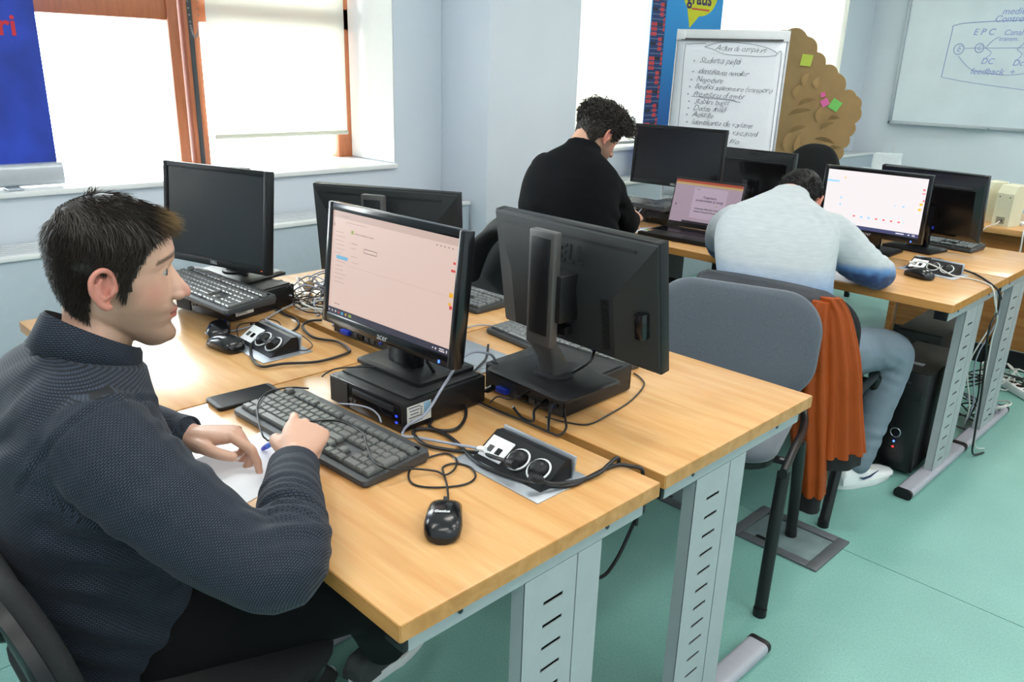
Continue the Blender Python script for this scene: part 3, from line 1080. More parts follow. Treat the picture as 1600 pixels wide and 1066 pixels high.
lap([('title', (188, 78, 48), 0.7, [(0, 0.94, 1, 1.0)]), ('ribbon', (206, 176, 112), 0.75, [(0, 0.89, 1, 0.94)]),
     ('slide', (196, 176, 194), 0.8, [(0.30, 0.13, 0.80, 0.85)]), ('bar', (30, 26, 40), 0.5, [(0.20, 0.0, 1.0, 0.045)]),
     ('mark', (110, 90, 110), 0.5, [(0.05, 0.38, 0.07, 0.43), (0.33, 0.80, 0.39, 0.81), (0.66, 0.175, 0.71, 0.185)]), ('dot', (170, 160, 60), 0.8, [(0.66, 0.44, 0.68, 0.465)])])
LT = emat('lap_text', srgb(70, 50, 70), 0.35)
for body, zz, s_ in (('Organizare,', 0.635, 0.0145), ('productivitate și castig!', 0.555, 0.0145), ('Gestiunea Afacerilor folosind', 0.36, 0.0115), ('sistemul Integrat Phoenix ERP', 0.29, 0.0115)):
    text('slide_text', body, s_, LT, ld, Matrix.Translation((0.02, -0.0024, (zz-.5)*h_+zc_)) @ XZ, 0.0001, offset=0.0002)

# ================================================================== compact computers
STICK = mat('label_white', srgb(206, 206, 200), 0.5, noise_amt=0.05, noise_scale=150)


def compact_pc(label, x, y, rz, sticker=False, full=True):
    t = thing('compact_computer', label, 'computer', (x, y, 0.741), rz)
    MB().box((0, 0, 0.033), (0.238, 0.236, 0.062), 0.003).build('case', BLACK, t)
    f = MB().box((0, -0.119, 0.033), (0.238, 0.006, 0.060), 0.002).build('front_panel', BLACKG, t)
    MB().box((-0.085, -0.1225, 0.033), (0.06, 0.003, 0.054)).build('front_grille', mat('grille_black', srgb(34, 34, 36), 0.5, bump=0.8, bump_scale=700, noise_amt=0.2, noise_scale=500), t, 0)
    MB().box((0.03, -0.1228, 0.048), (0.135, 0.003, 0.013), 0.001).build('optical_drive', DARK, t)
    for k in range(2):
        MB().box((-0.045+k*0.014, -0.1226, 0.026), (0.010, 0.002, 0.006)).build('front_socket', GUN, t, 0)
    for k in range(2):
        MB().box((0.105, -0.1230, 0.022+k*0.014), (0.006, 0.002, 0.004)).build('status_light', emat('led_blue2', srgb(50, 80, 255), 1.2), t, 0)
    MB().box((0.0, 0.008, 0.066), (0.222, 0.205, 0.004), 0.0015).build('top_panel', mat('mesh_black', srgb(26, 26, 28), 0.5, bump=1.0, bump_scale=420, noise_amt=0.25, noise_scale=380), t)
    # rear panel
    MB().box((0, 0.1185, 0.033), (0.230, 0.004, 0.056)).build('rear_panel', mat('rear_metal', srgb(66, 68, 70), 0.45, metal=0.3, noise_amt=0.05), t, 0)
    vt = MB()
    for i in range(16):
        for j in range(3):
            vt.box((0.098-i*0.0105, 0.121, 0.044+j*0.006), (0.008, 0.002, 0.004))
    tag(vt.build('vent_hole', BLACKG, t, 0), kind='stuff')
    MB().box((0.055, 0.126, 0.016), (0.034, 0.014, 0.013), 0.002).build('video_socket', BLUEC, t)
    for k, c_ in enumerate((GUN, BLACKG, GUN, GUN)):
        MB().box((0.015-k*0.024, 0.1225, 0.016), (0.016, 0.006, 0.012), 0.001).build('port', c_, t)
    MB().cyl((-0.088, 0.122, 0.02), 0.0045, 0.006, 12, 'Y').build('audio_port', BLUEC, t)
    if sticker:
        s_ = MB().box((0.1195, -0.075, 0.034), (0.0012, 0.064, 0.040)).build('sticker', STICK, t, 0)
        MB().box((0.1203, -0.054, 0.040), (0.0006, 0.018, 0.026)).build('sticker_blue', mat('label_blue', srgb(132, 176, 206), 0.5, noise_amt=0.04), s_, 0)
        pr = MB()
        for k in range(5):
            pr.box((0.1203, -0.088, 0.050-k*0.007), (0.0006, 0.030-0.004*(k % 3), 0.0022))
        for k in range(7):
            pr.box((0.1203, -0.070, 0.019+k*0.0045), (0.0006, 0.006, 0.0018))
        tag(pr.build('sticker_print', INK, s_, 0), kind='stuff')
    return t


compact_pc('compact black computer with a white sticker under the pinkish lit monitor', -0.590, 0.470, R(3), True)
compact_pc('compact black computer showing its rear ports under the monitor at the table edge', -0.423, 0.772, R(182))
compact_pc('compact black computer under the black keyboard near the window', -1.50, 0.525, R(14), True)
compact_pc('compact black computer showing its rear ports behind the pinkish lit screen', -0.995, 0.735, R(183))
compact_pc('compact black computer under the switched off monitor of the curly haired man', -1.56, 2.835, R(4), True)

# ================================================================== keyboards
KEYM = mat('key_sheen_grey', srgb(96, 98, 97), 0.24, noise_amt=0.05, noise_scale=60)  # charcoal keys, lightened: their reflected sheen is put into the colour
KBODY = mat('keyboard_body', srgb(58, 60, 62), 0.42, noise_amt=0.05)
KWELL = mat('key_well', srgb(14, 15, 16), 0.6, noise_amt=0.05)
_keys = {}


def key_mesh(w, d):
    k = (round(w, 2), round(d, 2))
    if k not in _keys:
        U = 0.0188
        W, D = w*U-0.0014, d*U-0.0014
        m = MB()
        m.loft([[(x, y, 0) for x, y in rrect(W, D, 0.001, 1)], [(x, y, 0.0052) for x, y in rrect(W-0.001, D-0.001, 0.001, 1)],
                [(x, y+0.0004, 0.0082) for x, y in rrect(W-0.0042, D-0.0042, 0.0010, 1)]])
        _keys[k] = m.mesh('key', 15)
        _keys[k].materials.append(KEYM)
    return _keys[k]


def key_layout():
    out = []

    def row(y, x, ws, h=1):
        for w in ws:
            if w < 0:
                x += -w
            else:
                out.append((x+w/2, y, w, h))
                x += w
    row(5.35, 0, [1, -1, 1, 1, 1, 1, -.5, 1, 1, 1, 1, -.5, 1, 1, 1, 1, -.25, 1, 1, 1, -.25, 1, 1, 1, 1])
    row(4.0, 0, [1]*13+[2, -.25, 1, 1, 1, -.25, 1, 1, 1, 1])
    row(3.0, 0, [1.5]+[1]*12+[1.5, -.25, 1, 1, 1, -.25, 1, 1, 1])
    row(2.0, 0, [1.75]+[1]*11+[2.25, -3.75, 1, 1, 1])
    row(1.0, 0, [2.25]+[1]*10+[2.75, -1.25, 1, -1.25, 1, 1, 1])
    row(0.0, 0, [1.25, 1.25, 1.25, 6.25, 1.25, 1.25, 1.25, 1.25, -.25, 1, 1, 1, -.25, 2, 1])
    out.append((22.0, 2.5, 1, 2))
    out.append((22.0, 0.5, 1, 2))
    return out


def keyboard(label, loc, rz, tilt=0.0, ry=0.0, single=True, cols=None):
    t = thing('keyboard', label, 'keyboard', loc, rot=(tilt, ry, rz))
    W, D = 0.446, 0.158
    poly = rrect(W, D, 0.012, 4)
    b = MB().loft([[(x, y, 0.0) for x, y in rrect(W-0.008, D-0.008, 0.010, 4)], [(x, y, 0.006+0.006*(y/D+.5)) for x, y in poly],
                   [(x*0.992, y*0.98, 0.013+0.010*(y/D+.5)) for x, y in poly]]).build('case', KBODY, t, 40)
    M = TR(0, 0, 0.0182, math.atan2(0.010, D))
    U = 0.0188
    wl2 = MB()
    for x0, x1, y0, y1 in ((0, 15, -.5, 4.5), (15.25, 18.25, 2.5, 4.5), (15.25, 18.25, -.5, .5), (16.25, 17.25, .5, 1.5), (18.5, 22.5, -.5, 4.5),
                           (0, 1, 4.85, 5.85), (2, 6, 4.85, 5.85), (6.5, 10.5, 4.85, 5.85), (11, 15, 4.85, 5.85), (15.25, 18.25, 4.85, 5.85), (18.5, 22.5, 4.85, 5.85)):
        wl2.box((((x0+x1)/2-11.25)*U, ((y0+y1)/2-2.62)*U-0.004, 0.0002), ((x1-x0)*U+0.001, (y1-y0)*U+0.001, 0.0008))
    wl2.build('key_well', KWELL, t, 0, M=M)
    if single:
        for (x, y, w, h) in key_layout():
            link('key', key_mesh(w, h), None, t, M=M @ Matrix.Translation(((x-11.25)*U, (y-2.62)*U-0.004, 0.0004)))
    else:
        kk = MB()
        for (x, y, w, h) in key_layout():
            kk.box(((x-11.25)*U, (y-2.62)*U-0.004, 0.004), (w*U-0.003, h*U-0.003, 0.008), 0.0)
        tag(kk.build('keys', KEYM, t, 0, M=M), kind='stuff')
    for k in range(3):
        MB().box((0.150+k*0.018, 0.066, 0.0226), (0.004, 0.002, 0.0008)).build('lock_light', emat('led_dim', srgb(90, 110, 160), 0.3), t, 0)
    MB().cyl((0.195, 0.063, 0.0222), 0.009, 0.0008, 20).build('badge', BLACKG, t)
    return t


keyboard('black keyboard in front of the writing man beside the blue pen', (-0.555, 0.238, 0.7405), R(3.0))
keyboard('black keyboard propped on the compact computer near the window', (-1.44, 0.42, 0.8125), R(3), tilt=R(2.0))
keyboard('black keyboard at the rear table edge before the dark chair', (-1.20, 1.10, 0.7405), R(0), single=True)
keyboard('black keyboard partly hidden behind the monitor stand at the table edge', (-0.610, 0.985, 0.7405), R(-5), single=True)
keyboard('black keyboard beneath the glossy monitor back beside the beige speakers', (-0.515, 3.375, 0.7405), R(-4), single=False)
keyboard('black keyboard resting on a computer under the switched off monitor behind the laptop', (-1.690, 2.740, 0.8125), R(0), single=False)

# ================================================================== mice
MOUSEM = mat('mouse_gloss', srgb(18, 19, 22), 0.22, noise_amt=0.04)


def mouse(label, x, y, rz, z=0.7405, logo=None):
    t = thing('computer_mouse', label, 'mouse', (x, y, z), rz)
    prof = [(-0.054, 0.010, 0.010), (-0.050, 0.022, 0.022), (-0.040, 0.0285, 0.031), (-0.022, 0.031, 0.0375), (0.0, 0.0295, 0.0385), (0.022, 0.0285, 0.034), (0.040, 0.0275, 0.0265), (0.050, 0.0235, 0.0195), (0.055, 0.013, 0.012)]
    rings = []
    for y_, hw, h in prof:
        rg = []
        for k in range(20):
            a = 2*math.pi*k/20
            cx, cz = math.cos(a), math.sin(a)
            rg.append((hw*math.copysign(abs(cx)**0.75, cx), y_, max(0.0, h*0.42+h*0.58*math.copysign(abs(cz)**0.8, cz)) if cz > 0 else h*0.42*(1-abs(cz)**0.6)))
        rings.append(rg)
    MB().loft(rings).build('shell', MOUSEM, t, 60)
    MB().cyl((0, 0.034, 0.0262), 0.0085, 0.007, 16, 'X').build('scroll_wheel', DARK, t)
    MB().tube([(0, 0.014, 0.0372), (0, 0.024, 0.0342), (0, 0.050, 0.0198)], 0.0006, 5, 4).build('button_seam', BLACK, t)
    if logo:
        text('logo', logo, 0.0088, mat('logo_white', srgb(226, 228, 232), 0.4, noise_amt=0.03), t, TR(-0.002, -0.018, 0.0388, R(2)), 0.0004, 0.2, offset=0.0002)
    return t


mouse('glossy black mouse at the front edge of the table below the socket box', -0.148, 0.200, R(46), logo='Genius')
mouse('black mouse beside the silver socket plate near the window', -1.165, 0.325, R(100))
mouse('black mouse tucked under the overhanging keyboard near the window', -1.285, 0.366, R(60))
mouse('black mouse beside the bowed man elbow', -0.285, 2.635, R(70))

# ================================================================== cables
def cable(label, pts, r, m, ends=None, name='cable'):
    t = thing(name, label, 'cable', pts[0])
    o = V(pts[0])
    MB().tube([V(p)-o for p in pts], r, 8, 5).build('cord', m, t, 60)
    for e in (ends or []):
        i, ln, rr, mm = e
        a = V(pts[i])-o
        d = ((V(pts[i])-V(pts[i+1 if i == 0 else i-1])).normalized())
        MB().tube([a-d*0.004, a+d*ln*0.2, a+d*ln], [rr*0.7, rr, rr], 10, 2).build('plug', mm, t, 40)
    return t


cable('thin black mouse cable looping across the table and over the near keyboard', [ (-0.170, 0.228, 0.760), (-0.241, 0.285, 0.743), (-0.277, 0.308, 0.743), (-0.301, 0.326, 0.743), (-0.298, 0.351, 0.743), (-0.268, 0.363, 0.743), (-0.234, 0.346, 0.743), (-0.226, 0.312, 0.743), (-0.252, 0.267, 0.743), (-0.285, 0.246, 0.743), (-0.319, 0.260, 0.743), (-0.342, 0.291, 0.743), (-0.348, 0.337, 0.743), (-0.338, 0.366, 0.743), (-0.308, 0.364, 0.743), (-0.277, 0.333, 0.746), (-0.270, 0.305, 0.747), (-0.293, 0.301, 0.747), (-0.312, 0.264, 0.757), (-0.319, 0.218, 0.770), (-0.360, 0.214, 0.770), (-0.426, 0.244, 0.770), (-0.473, 0.267, 0.770), (-0.546, 0.263, 0.770), (-0.581, 0.223, 0.770), (-0.590, 0.199, 0.770), (-0.572, 0.159, 0.768), (-0.569, 0.125, 0.764), (-0.580, 0.122, 0.764), (-0.589, 0.120, 0.770), (-0.649, 0.144, 0.770), (-0.728, 0.184, 0.770), (-0.770, 0.231, 0.770), (-0.765, 0.278, 0.770), (-0.727, 0.303, 0.773) ], 0.0019, CABLEB)
cable('grey network cable arching from the near socket box over the compact computer', [ (-0.281, 0.398, 0.765), (-0.366, 0.385, 0.750), (-0.429, 0.364, 0.745), (-0.447, 0.349, 0.745), (-0.464, 0.357, 0.745), (-0.460, 0.368, 0.760), (-0.446, 0.402, 0.780), (-0.464, 0.456, 0.810), (-0.459, 0.478, 0.840), (-0.454, 0.500, 0.870), (-0.471, 0.553, 0.870), (-0.482, 0.608, 0.850), (-0.506, 0.649, 0.820), (-0.538, 0.700, 0.770) ], 0.0029, CABLEG, [(0, 0.014, 0.0055, WHITE)])
cable('thick black power cable looped around the near socket box', [ (-0.192, 0.386, 0.775), (-0.222, 0.389, 0.770), (-0.293, 0.411, 0.746), (-0.346, 0.374, 0.746), (-0.392, 0.355, 0.746), (-0.446, 0.370, 0.746), (-0.455, 0.392, 0.746), (-0.424, 0.413, 0.746), (-0.366, 0.410, 0.746), (-0.287, 0.386, 0.746), (-0.239, 0.380, 0.746), (-0.162, 0.395, 0.746), (-0.115, 0.423, 0.746), (-0.093, 0.452, 0.746), (-0.093, 0.508, 0.746), (-0.093, 0.545, 0.746), (-0.087, 0.574, 0.746), (-0.067, 0.587, 0.746), (-0.049, 0.597, 0.742), (-0.052, 0.602, 0.700), (-0.055, 0.602, 0.620) ], 0.0039, CABLEB, [(0, 0.02, 0.009, BLACK)])
cable('short thick black power cable dropping into the gap between the tables', [ (-0.121, 0.396, 0.765), (-0.109, 0.416, 0.755), (-0.094, 0.467, 0.748), (-0.088, 0.516, 0.748), (-0.099, 0.563, 0.748), (-0.106, 0.597, 0.745), (-0.108, 0.602, 0.710), (-0.110, 0.602, 0.620) ], 0.0039, CABLEB, [(0, 0.02, 0.009, BLACK)])
cable('thick black cable coiled beside the stickered compact computer', [ (-0.511, 0.458, 0.860), (-0.535, 0.505, 0.810), (-0.519, 0.556, 0.760), (-0.451, 0.515, 0.746), (-0.406, 0.452, 0.746), (-0.421, 0.417, 0.746), (-0.453, 0.417, 0.746), (-0.475, 0.448, 0.746), (-0.493, 0.498, 0.746), (-0.496, 0.536, 0.746), (-0.481, 0.560, 0.750) ], 0.0036, CABLEB)
cable('black cable along the table gap behind the computer ports', [ (-0.481, 0.604, 0.765), (-0.502, 0.601, 0.750), (-0.486, 0.579, 0.746), (-0.417, 0.575, 0.746), (-0.345, 0.579, 0.746), (-0.272, 0.579, 0.746), (-0.247, 0.585, 0.746), (-0.260, 0.620, 0.746), (-0.282, 0.641, 0.755), (-0.297, 0.652, 0.770) ], 0.0026, CABLEB, [(0, 0.02, 0.007, BLACK)])
cable('thin black cable curving round the right side of the port side computer', [ (-0.306, 0.606, 0.760), (-0.287, 0.646, 0.743), (-0.246, 0.675, 0.743), (-0.251, 0.757, 0.743), (-0.266, 0.847, 0.743), (-0.302, 0.943, 0.743), (-0.338, 0.976, 0.743), (-0.367, 0.989, 0.743) ], 0.0019, CABLEB)
cable('black video cable hanging from the rear of the edge monitor', [ (-0.300, 0.746, 0.880), (-0.290, 0.720, 0.860), (-0.333, 0.703, 0.820), (-0.325, 0.662, 0.810), (-0.315, 0.638, 0.785), (-0.305, 0.617, 0.760), (-0.278, 0.585, 0.745) ], 0.0034, CABLEB, [(0, 0.03, 0.010, BLUEC)])
cable('short black cable bent into the blue video socket', [ (-0.379, 0.583, 0.765), (-0.373, 0.592, 0.750), (-0.352, 0.587, 0.747), (-0.329, 0.594, 0.747), (-0.344, 0.612, 0.760), (-0.347, 0.642, 0.765) ], 0.003, CABLEB, [(5, 0.018, 0.007, BLACK)])
cable('thin black cable arching across the computer rear ports', [ (-0.451, 0.584, 0.750), (-0.449, 0.605, 0.760), (-0.404, 0.599, 0.770), (-0.389, 0.623, 0.780), (-0.379, 0.659, 0.785), (-0.342, 0.667, 0.780), (-0.312, 0.651, 0.765) ], 0.0018, CABLEB)
cable('black cable rising beside the pale table plate', [ (-0.612, 0.677, 0.750), (-0.638, 0.726, 0.750), (-0.668, 0.774, 0.750), (-0.736, 0.844, 0.750) ], 0.003, CABLEB)
cable('thin grey cable lying on the table behind the lit monitor', [ (-0.896, 0.893, 0.745), (-0.890, 0.955, 0.745), (-0.849, 0.986, 0.745), (-0.843, 1.020, 0.745) ], 0.002, CABLEG)
cable('thin black cable draped over the top of the stickered computer', [ (-0.692, 0.316, 0.807), (-0.690, 0.330, 0.815), (-0.694, 0.362, 0.815), (-0.661, 0.414, 0.815), (-0.614, 0.456, 0.815), (-0.561, 0.483, 0.815), (-0.500, 0.497, 0.814) ], 0.0018, CABLEB)
cable('short grey lead behind the near keyboard plugged into the computer front', [ (-0.629, 0.317, 0.765), (-0.585, 0.325, 0.775), (-0.548, 0.338, 0.775), (-0.527, 0.344, 0.765), (-0.506, 0.335, 0.760) ], 0.0018, CABLEG)
cable('black monitor cable coiled beside the keyboard near the window', [ (-1.540, 0.568, 0.830), (-1.512, 0.600, 0.800), (-1.519, 0.645, 0.760), (-1.422, 0.612, 0.746), (-1.331, 0.582, 0.746), (-1.274, 0.585, 0.746), (-1.213, 0.564, 0.746), (-1.170, 0.517, 0.746), (-1.200, 0.482, 0.746), (-1.259, 0.476, 0.746), (-1.296, 0.462, 0.746) ], 0.0034, CABLEB)
cable('thick black power cable curving across the table seam from the left socket box', [ (-1.204, 0.633, 0.747), (-1.218, 0.600, 0.747), (-1.186, 0.560, 0.747), (-1.086, 0.533, 0.747), (-1.016, 0.562, 0.747), (-0.947, 0.552, 0.747), (-0.924, 0.528, 0.747), (-0.919, 0.444, 0.747), (-0.960, 0.372, 0.747), (-0.975, 0.324, 0.747), (-1.045, 0.335, 0.747), (-1.127, 0.375, 0.747), (-1.164, 0.406, 0.747), (-1.108, 0.396, 0.765), (-1.054, 0.385, 0.770) ], 0.0036, CABLEB, [(14, 0.02, 0.009, BLACK)])
cable('pale grey mouse cable running past the left socket box', [ (-1.266, 0.322, 0.755), (-1.294, 0.337, 0.750), (-1.279, 0.390, 0.745), (-1.271, 0.437, 0.748), (-1.298, 0.497, 0.748), (-1.341, 0.560, 0.748), (-1.388, 0.643, 0.748), (-1.401, 0.695, 0.748), (-1.393, 0.751, 0.748) ], 0.0022, CABLEG)
cable('thin black cable tangled over the left socket box', [ (-1.276, 0.498, 0.750), (-1.303, 0.434, 0.750), (-1.220, 0.386, 0.750), (-1.161, 0.374, 0.750), (-1.199, 0.412, 0.750), (-1.302, 0.498, 0.750), (-1.254, 0.525, 0.750), (-1.129, 0.468, 0.750), (-1.011, 0.450, 0.750), (-1.020, 0.490, 0.750), (-1.093, 0.511, 0.750), (-1.163, 0.513, 0.750) ], 0.0015, CABLEB)
cable('white cable hanging over the table end by the bowed man', [ (-0.322, 2.679, 0.780), (-0.340, 2.668, 0.785), (-0.310, 2.712, 0.785), (-0.259, 2.719, 0.775), (-0.195, 2.713, 0.755), (-0.148, 2.761, 0.744), (-0.086, 2.731, 0.745), (-0.051, 2.705, 0.735), (-0.036, 2.725, 0.675), (-0.036, 2.80, 0.60), (-0.045, 2.83, 0.52), (-0.045, 2.85, 0.40), (-0.040, 2.86, 0.20), (-0.035, 2.90, 0.05), (-0.02, 3.0, 0.008)], 0.0028, CABLEW)
cable('thick black cable hanging over the table end beside the slotted leg', [ (-0.336, 2.785, 0.785), (-0.290, 2.862, 0.775), (-0.208, 2.835, 0.760), (-0.153, 2.843, 0.747), (-0.071, 2.747, 0.742), (-0.036, 2.742, 0.715), (-0.034, 2.770, 0.645), (-0.036, 2.725, 0.596), (-0.04, 2.745, 0.522), (-0.04, 2.785, 0.45), (-0.03, 2.80, 0.30), (-0.03, 2.84, 0.12), (-0.03, 2.88, 0.02), (-0.01, 2.96, 0.006)], 0.0040, CABLEB)
cable('thick black cable hanging in a bow beneath the near table', [(-0.10, 0.600, 0.70), (-0.14, 0.68, 0.66), (-0.17, 0.79, 0.55), (-0.20, 0.80, 0.47), (-0.20, 0.742, 0.397), (-0.20, 0.676, 0.386), (-0.24, 0.55, 0.42), (-0.30, 0.48, 0.52), (-0.33, 0.45, 0.66)], 0.0042, CABLEB)
# tangle around the rear-left socket box
rd = random.Random(11)
LBL = ['tight', 'loose', 'wide', 'flat', 'tall', 'crossed', 'knotted', 'stray', 'doubled', 'springy', 'small', 'slack', 'twisted', 'outer']
for k in range(14):
    cx, cy = -1.34+rd.uniform(-0.12, 0.14), 0.74+rd.uniform(-0.09, 0.15)
    pts = []
    a0, rr = rd.uniform(0, 6.28), rd.uniform(0.03, 0.09)
    nn = rd.randint(8, 18)
    for i in range(nn):
        a = a0+i*0.9
        q = rr*(0.7+0.5*rd.random())
        pts.append((cx+q*math.cos(a)*1.4+i*0.004, cy+q*math.sin(a), 0.746+rd.uniform(0.0, 0.075)*(0.4+0.6*math.sin(i*1.3)**2)))
    pts.append((cx+rd.uniform(-.2, .15), min(1.12, max(0.63, cy+rd.uniform(-.2, .2))), 0.745))
    m_ = (CABLEB, CABLEG, CABLEB, CABLEW)[k % 4]
    cable('%s coil of %s cable in the tangle behind the window side monitor' % (LBL[k], ('black', 'grey', 'black', 'white')[k % 4]), pts, (0.002, 0.0024, 0.0015, 0.0026)[k % 4], m_)
# tangle on the floor behind the right-hand table leg
for k in range(11):
    cx, cy = -0.16+rd.uniform(-0.16, 0.20), 3.78+rd.uniform(-0.26, 0.36)
    if k > 7:
        cx, cy = -0.17+rd.uniform(-0.03, 0.03), 3.30+rd.uniform(-0.2, 0.2)
    pts = []
    a0, rr = rd.uniform(0, 6.28), rd.uniform(0.05, 0.11)
    zt, zf = rd.uniform(.03, .11), rd.uniform(.5, 1.1)
    for i in range(rd.randint(18, 30)):
        a = a0+i*0.62
        q = rr*(0.85+0.25*math.sin(i*.7+k)+0.12*rd.random())
        pts.append((cx+q*math.cos(a), min(4.15, cy+q*math.sin(a)), 0.008+zt*(0.5+0.5*math.sin(i*zf+k))))
    nm = ('black', 'grey', 'white', 'black')[k % 4]
    cable('%s %s cable heaped on the floor %s' % (('thin', 'thick', 'long', 'curled', 'looped', 'bundled', 'wavy', 'tangled', 'short', 'slack', 'dusty')[k], nm,
          'behind the far table leg' if k > 7 else 'before the oak panel'), pts, 0.0035, (CABLEB, CABLEG, CABLEW, CABLEB)[k % 4])
for k in range(3):
    cable('%s cable dangling behind the far slotted leg' % ('white', 'grey', 'black')[k], [(-0.12-k*0.02, 3.0+k*0.05, 0.70), (-0.10, 3.03+k*0.06, 0.55), (-0.14, 2.98+k*0.09, 0.35), (-0.12, 3.05+k*0.05, 0.15), (-0.15, 3.15, 0.012)], 0.003, (CABLEW, CABLEG, CABLEB)[k])

cable('grey cable curving down beside the laptop from the raised keyboard', [(-1.556, 2.80, 0.835), (-1.60, 2.70, 0.825), (-1.60, 2.63, 0.79), (-1.585, 2.56, 0.752), (-1.53, 2.545, 0.744), (-1.49, 2.60, 0.744)], 0.003, CABLEG)
# ================================================================== pop-up socket boxes
def socket_box(label, x, y, rz):
    t = thing('socket_box', label, 'socket box', (x, y, 0.7402), rz)
    MB().box((0, 0, 0.0012), (0.222, 0.138, 0.0024), 0.0006).build('plate', ALU, t)
    L = 0.178
    bx = MB().loft([[(s*L/2, -0.040, 0.002), (s*L/2, 0.044, 0.002), (s*L/2, 0.040, 0.040), (s*L/2, 0.024, 0.042)] for s in (-1, 1)]).build('housing', BLACK, t, 20)
    MB().box((0, 0.043, 0.025), (L+0.008, 0.004, 0.050), 0.001, TR(0, 0.0, 0, R(-8))).build('flap', ALU, t)
    sl = math.atan2(0.040, 0.064)
    F = TR(0, -0.009, 0.0222, sl)          # sloped face, z = outward normal
    MB().box((-0.054, 0.0, 0.001), (0.058, 0.050, 0.003), 0.001).build('data_module', WHITE, t, M=F)
    for k in range(2):
        MB().box((-0.066+k*0.022, -0.004, 0.003), (0.012, 0.014, 0.002)).build('data_port', (GUN, BLACKG)[k], t, 0, M=F)
    for k in range(2):
        X = 0.004+k*0.052
        MB().torus(0.0225, 0.0022, 28, 6, TR(X, 0, 0.002)).build('socket_ring', WHITE, t, 60, M=F)
        MB().cyl((X, 0, 0.0012), 0.0215, 0.002, 24).build('socket_well', BLACKG, t, M=F)
        pl = MB().lathe([(0.019, 0.0), (0.019, 0.006), (0.015, 0.011), (0.008, 0.015)], 16, TR(X, 0, 0.002)).build('power_plug', BLACK, t, 40, M=F)
    return t


socket_box('open silver pop up socket box between the near keyboard and the table gap', -0.206, 0.432, R(0))
socket_box('open silver pop up socket box on the table near the window', -1.115, 0.412, R(0))
socket_box('open silver pop up socket box beside the bowed man elbow', -0.285, 2.775, R(-6))
t = thing('closed_socket_box', 'closed pale socket plate beside the monitor stand', 'socket box', (-0.720, 0.775, 0.7402), 0)
MB().box((0, 0, 0.0012), (0.222, 0.138, 0.0024), 0.0006).build('plate', ALU, t)
MB().box((0, 0, 0.0032), (0.186, 0.10, 0.002), 0.0006).build('flap', ALU, t)
t = thing('closed_socket_box', 'closed pale socket plate under the cable tangle', 'socket box', (-1.36, 0.86, 0.7402), 0)
MB().box((0, 0, 0.0012), (0.222, 0.138, 0.0024), 0.0006).build('plate', ALU, t)
MB().box((0, 0, 0.0032), (0.186, 0.10, 0.002), 0.0006).build('flap', ALU, t)
t = thing('wall_plug', 'round brown adapter plug lying in the cable tangle', 'plug', (-1.50, 0.78, 0.7405))
MB().lathe([(0.018, 0), (0.02, 0.003), (0.02, 0.018), (0.014, 0.024)], 20, TR(0, 0, 0.02, R(80))).build('plug_body', mat('brown_plug', srgb(170, 140, 100), 0.5, noise_amt=0.1), t)
MB().tube([(0, 0.02, 0.02), (0.02, 0.05, 0.015), (0.06, 0.08, 0.008)], 0.005, 8, 4).build('plug_tail', WHITE, t)

# ================================================================== phone, papers
t = thing('smartphone', 'black smartphone lying left of the near keyboard', 'phone', (-0.834, 0.208, 0.7405), R(-3))
ph = rrect(0.074, 0.148, 0.010, 5)
MB().loft([[(x*.95, y*.97, 0) for x, y in ph], [(x, y, 0.003) for x, y in ph], [(x, y, 0.0075) for x, y in ph], [(x*.97, y*.985, 0.009) for x, y in ph]]).build('phone_body', BLACK, t, 40)
MB().prism(rrect(0.068, 0.128, 0.004, 3), 0.0088, 0.0094).build('phone_screen', BLACKG, t, 0)
MB().box((0, 0.068, 0.0093), (0.014, 0.002, 0.0006)).build('earpiece', GUN, t, 0)


def sheet(label, pts, z=0.7406):
    c = V((sum(p[0] for p in pts)/len(pts), sum(p[1] for p in pts)/len(pts), z))
    m = MB()
    m.loft([[(p[0]-c.x, p[1]-c.y, 0) for p in pts], [(p[0]-c.x, p[1]-c.y, 0.0006) for p in pts]])
    o = m.build('paper_sheet', PAPER, None, 0, loc=c)
    return tag(o, label, 'paper')


sheet('white paper the front man writes on', [(-0.620, -0.035), (-0.415, -0.030), (-0.470, 0.160), (-0.660, 0.158)])
sheet('white paper under the bowed man arm', [(-0.62, 2.33), (-0.36, 2.34), (-0.37, 2.53), (-0.62, 2.54)])
sheet('white paper under the curly haired man hand', [(-1.70, 2.36), (-1.46, 2.40), (-1.49, 2.58), (-1.72, 2.56)])
t = thing('ballpoint_pen', 'blue ballpoint pen held in the front man right hand', 'pen', (-0.579, 0.115, 0.7465))
PENB = mat('pen_blue', srgb(40, 110, 226), 0.3, noise_amt=0.03)
pd = V((0.085, 0.012, 0.058))
MB().tube([pd*0.16, pd*0.9, pd*1.25], [0.0052, 0.0050, 0.0046], 12, 3).build('barrel', PENB, t, 40)
MB().tube([pd*-0.06, pd*0.02, pd*0.17], [0.0022, 0.0045, 0.0054], 12, 3).build('grip', mat('pen_violet', srgb(46, 48, 190), 0.35, noise_amt=0.03), t, 40)

# ================================================================== chairs
FAB_GREY = mat('grey_fabric', srgb(82, 89, 98), 0.9, noise_amt=0.22, noise_scale=420, bump=0.5, bump_scale=700, sheen=0.3)
FAB_NAVY = mat('navy_fabric', srgb(34, 42, 60), 0.9, noise_amt=0.2, noise_scale=420, bump=0.4, bump_scale=700, sheen=0.2)
FAB_BLACK = mat('black_fabric', srgb(17, 18, 20), 0.85, noise_amt=0.15, noise_scale=420, bump=0.4, bump_scale=700)
TUBE = mat('black_tube', srgb(20, 20, 22), 0.35, noise_amt=0.05)


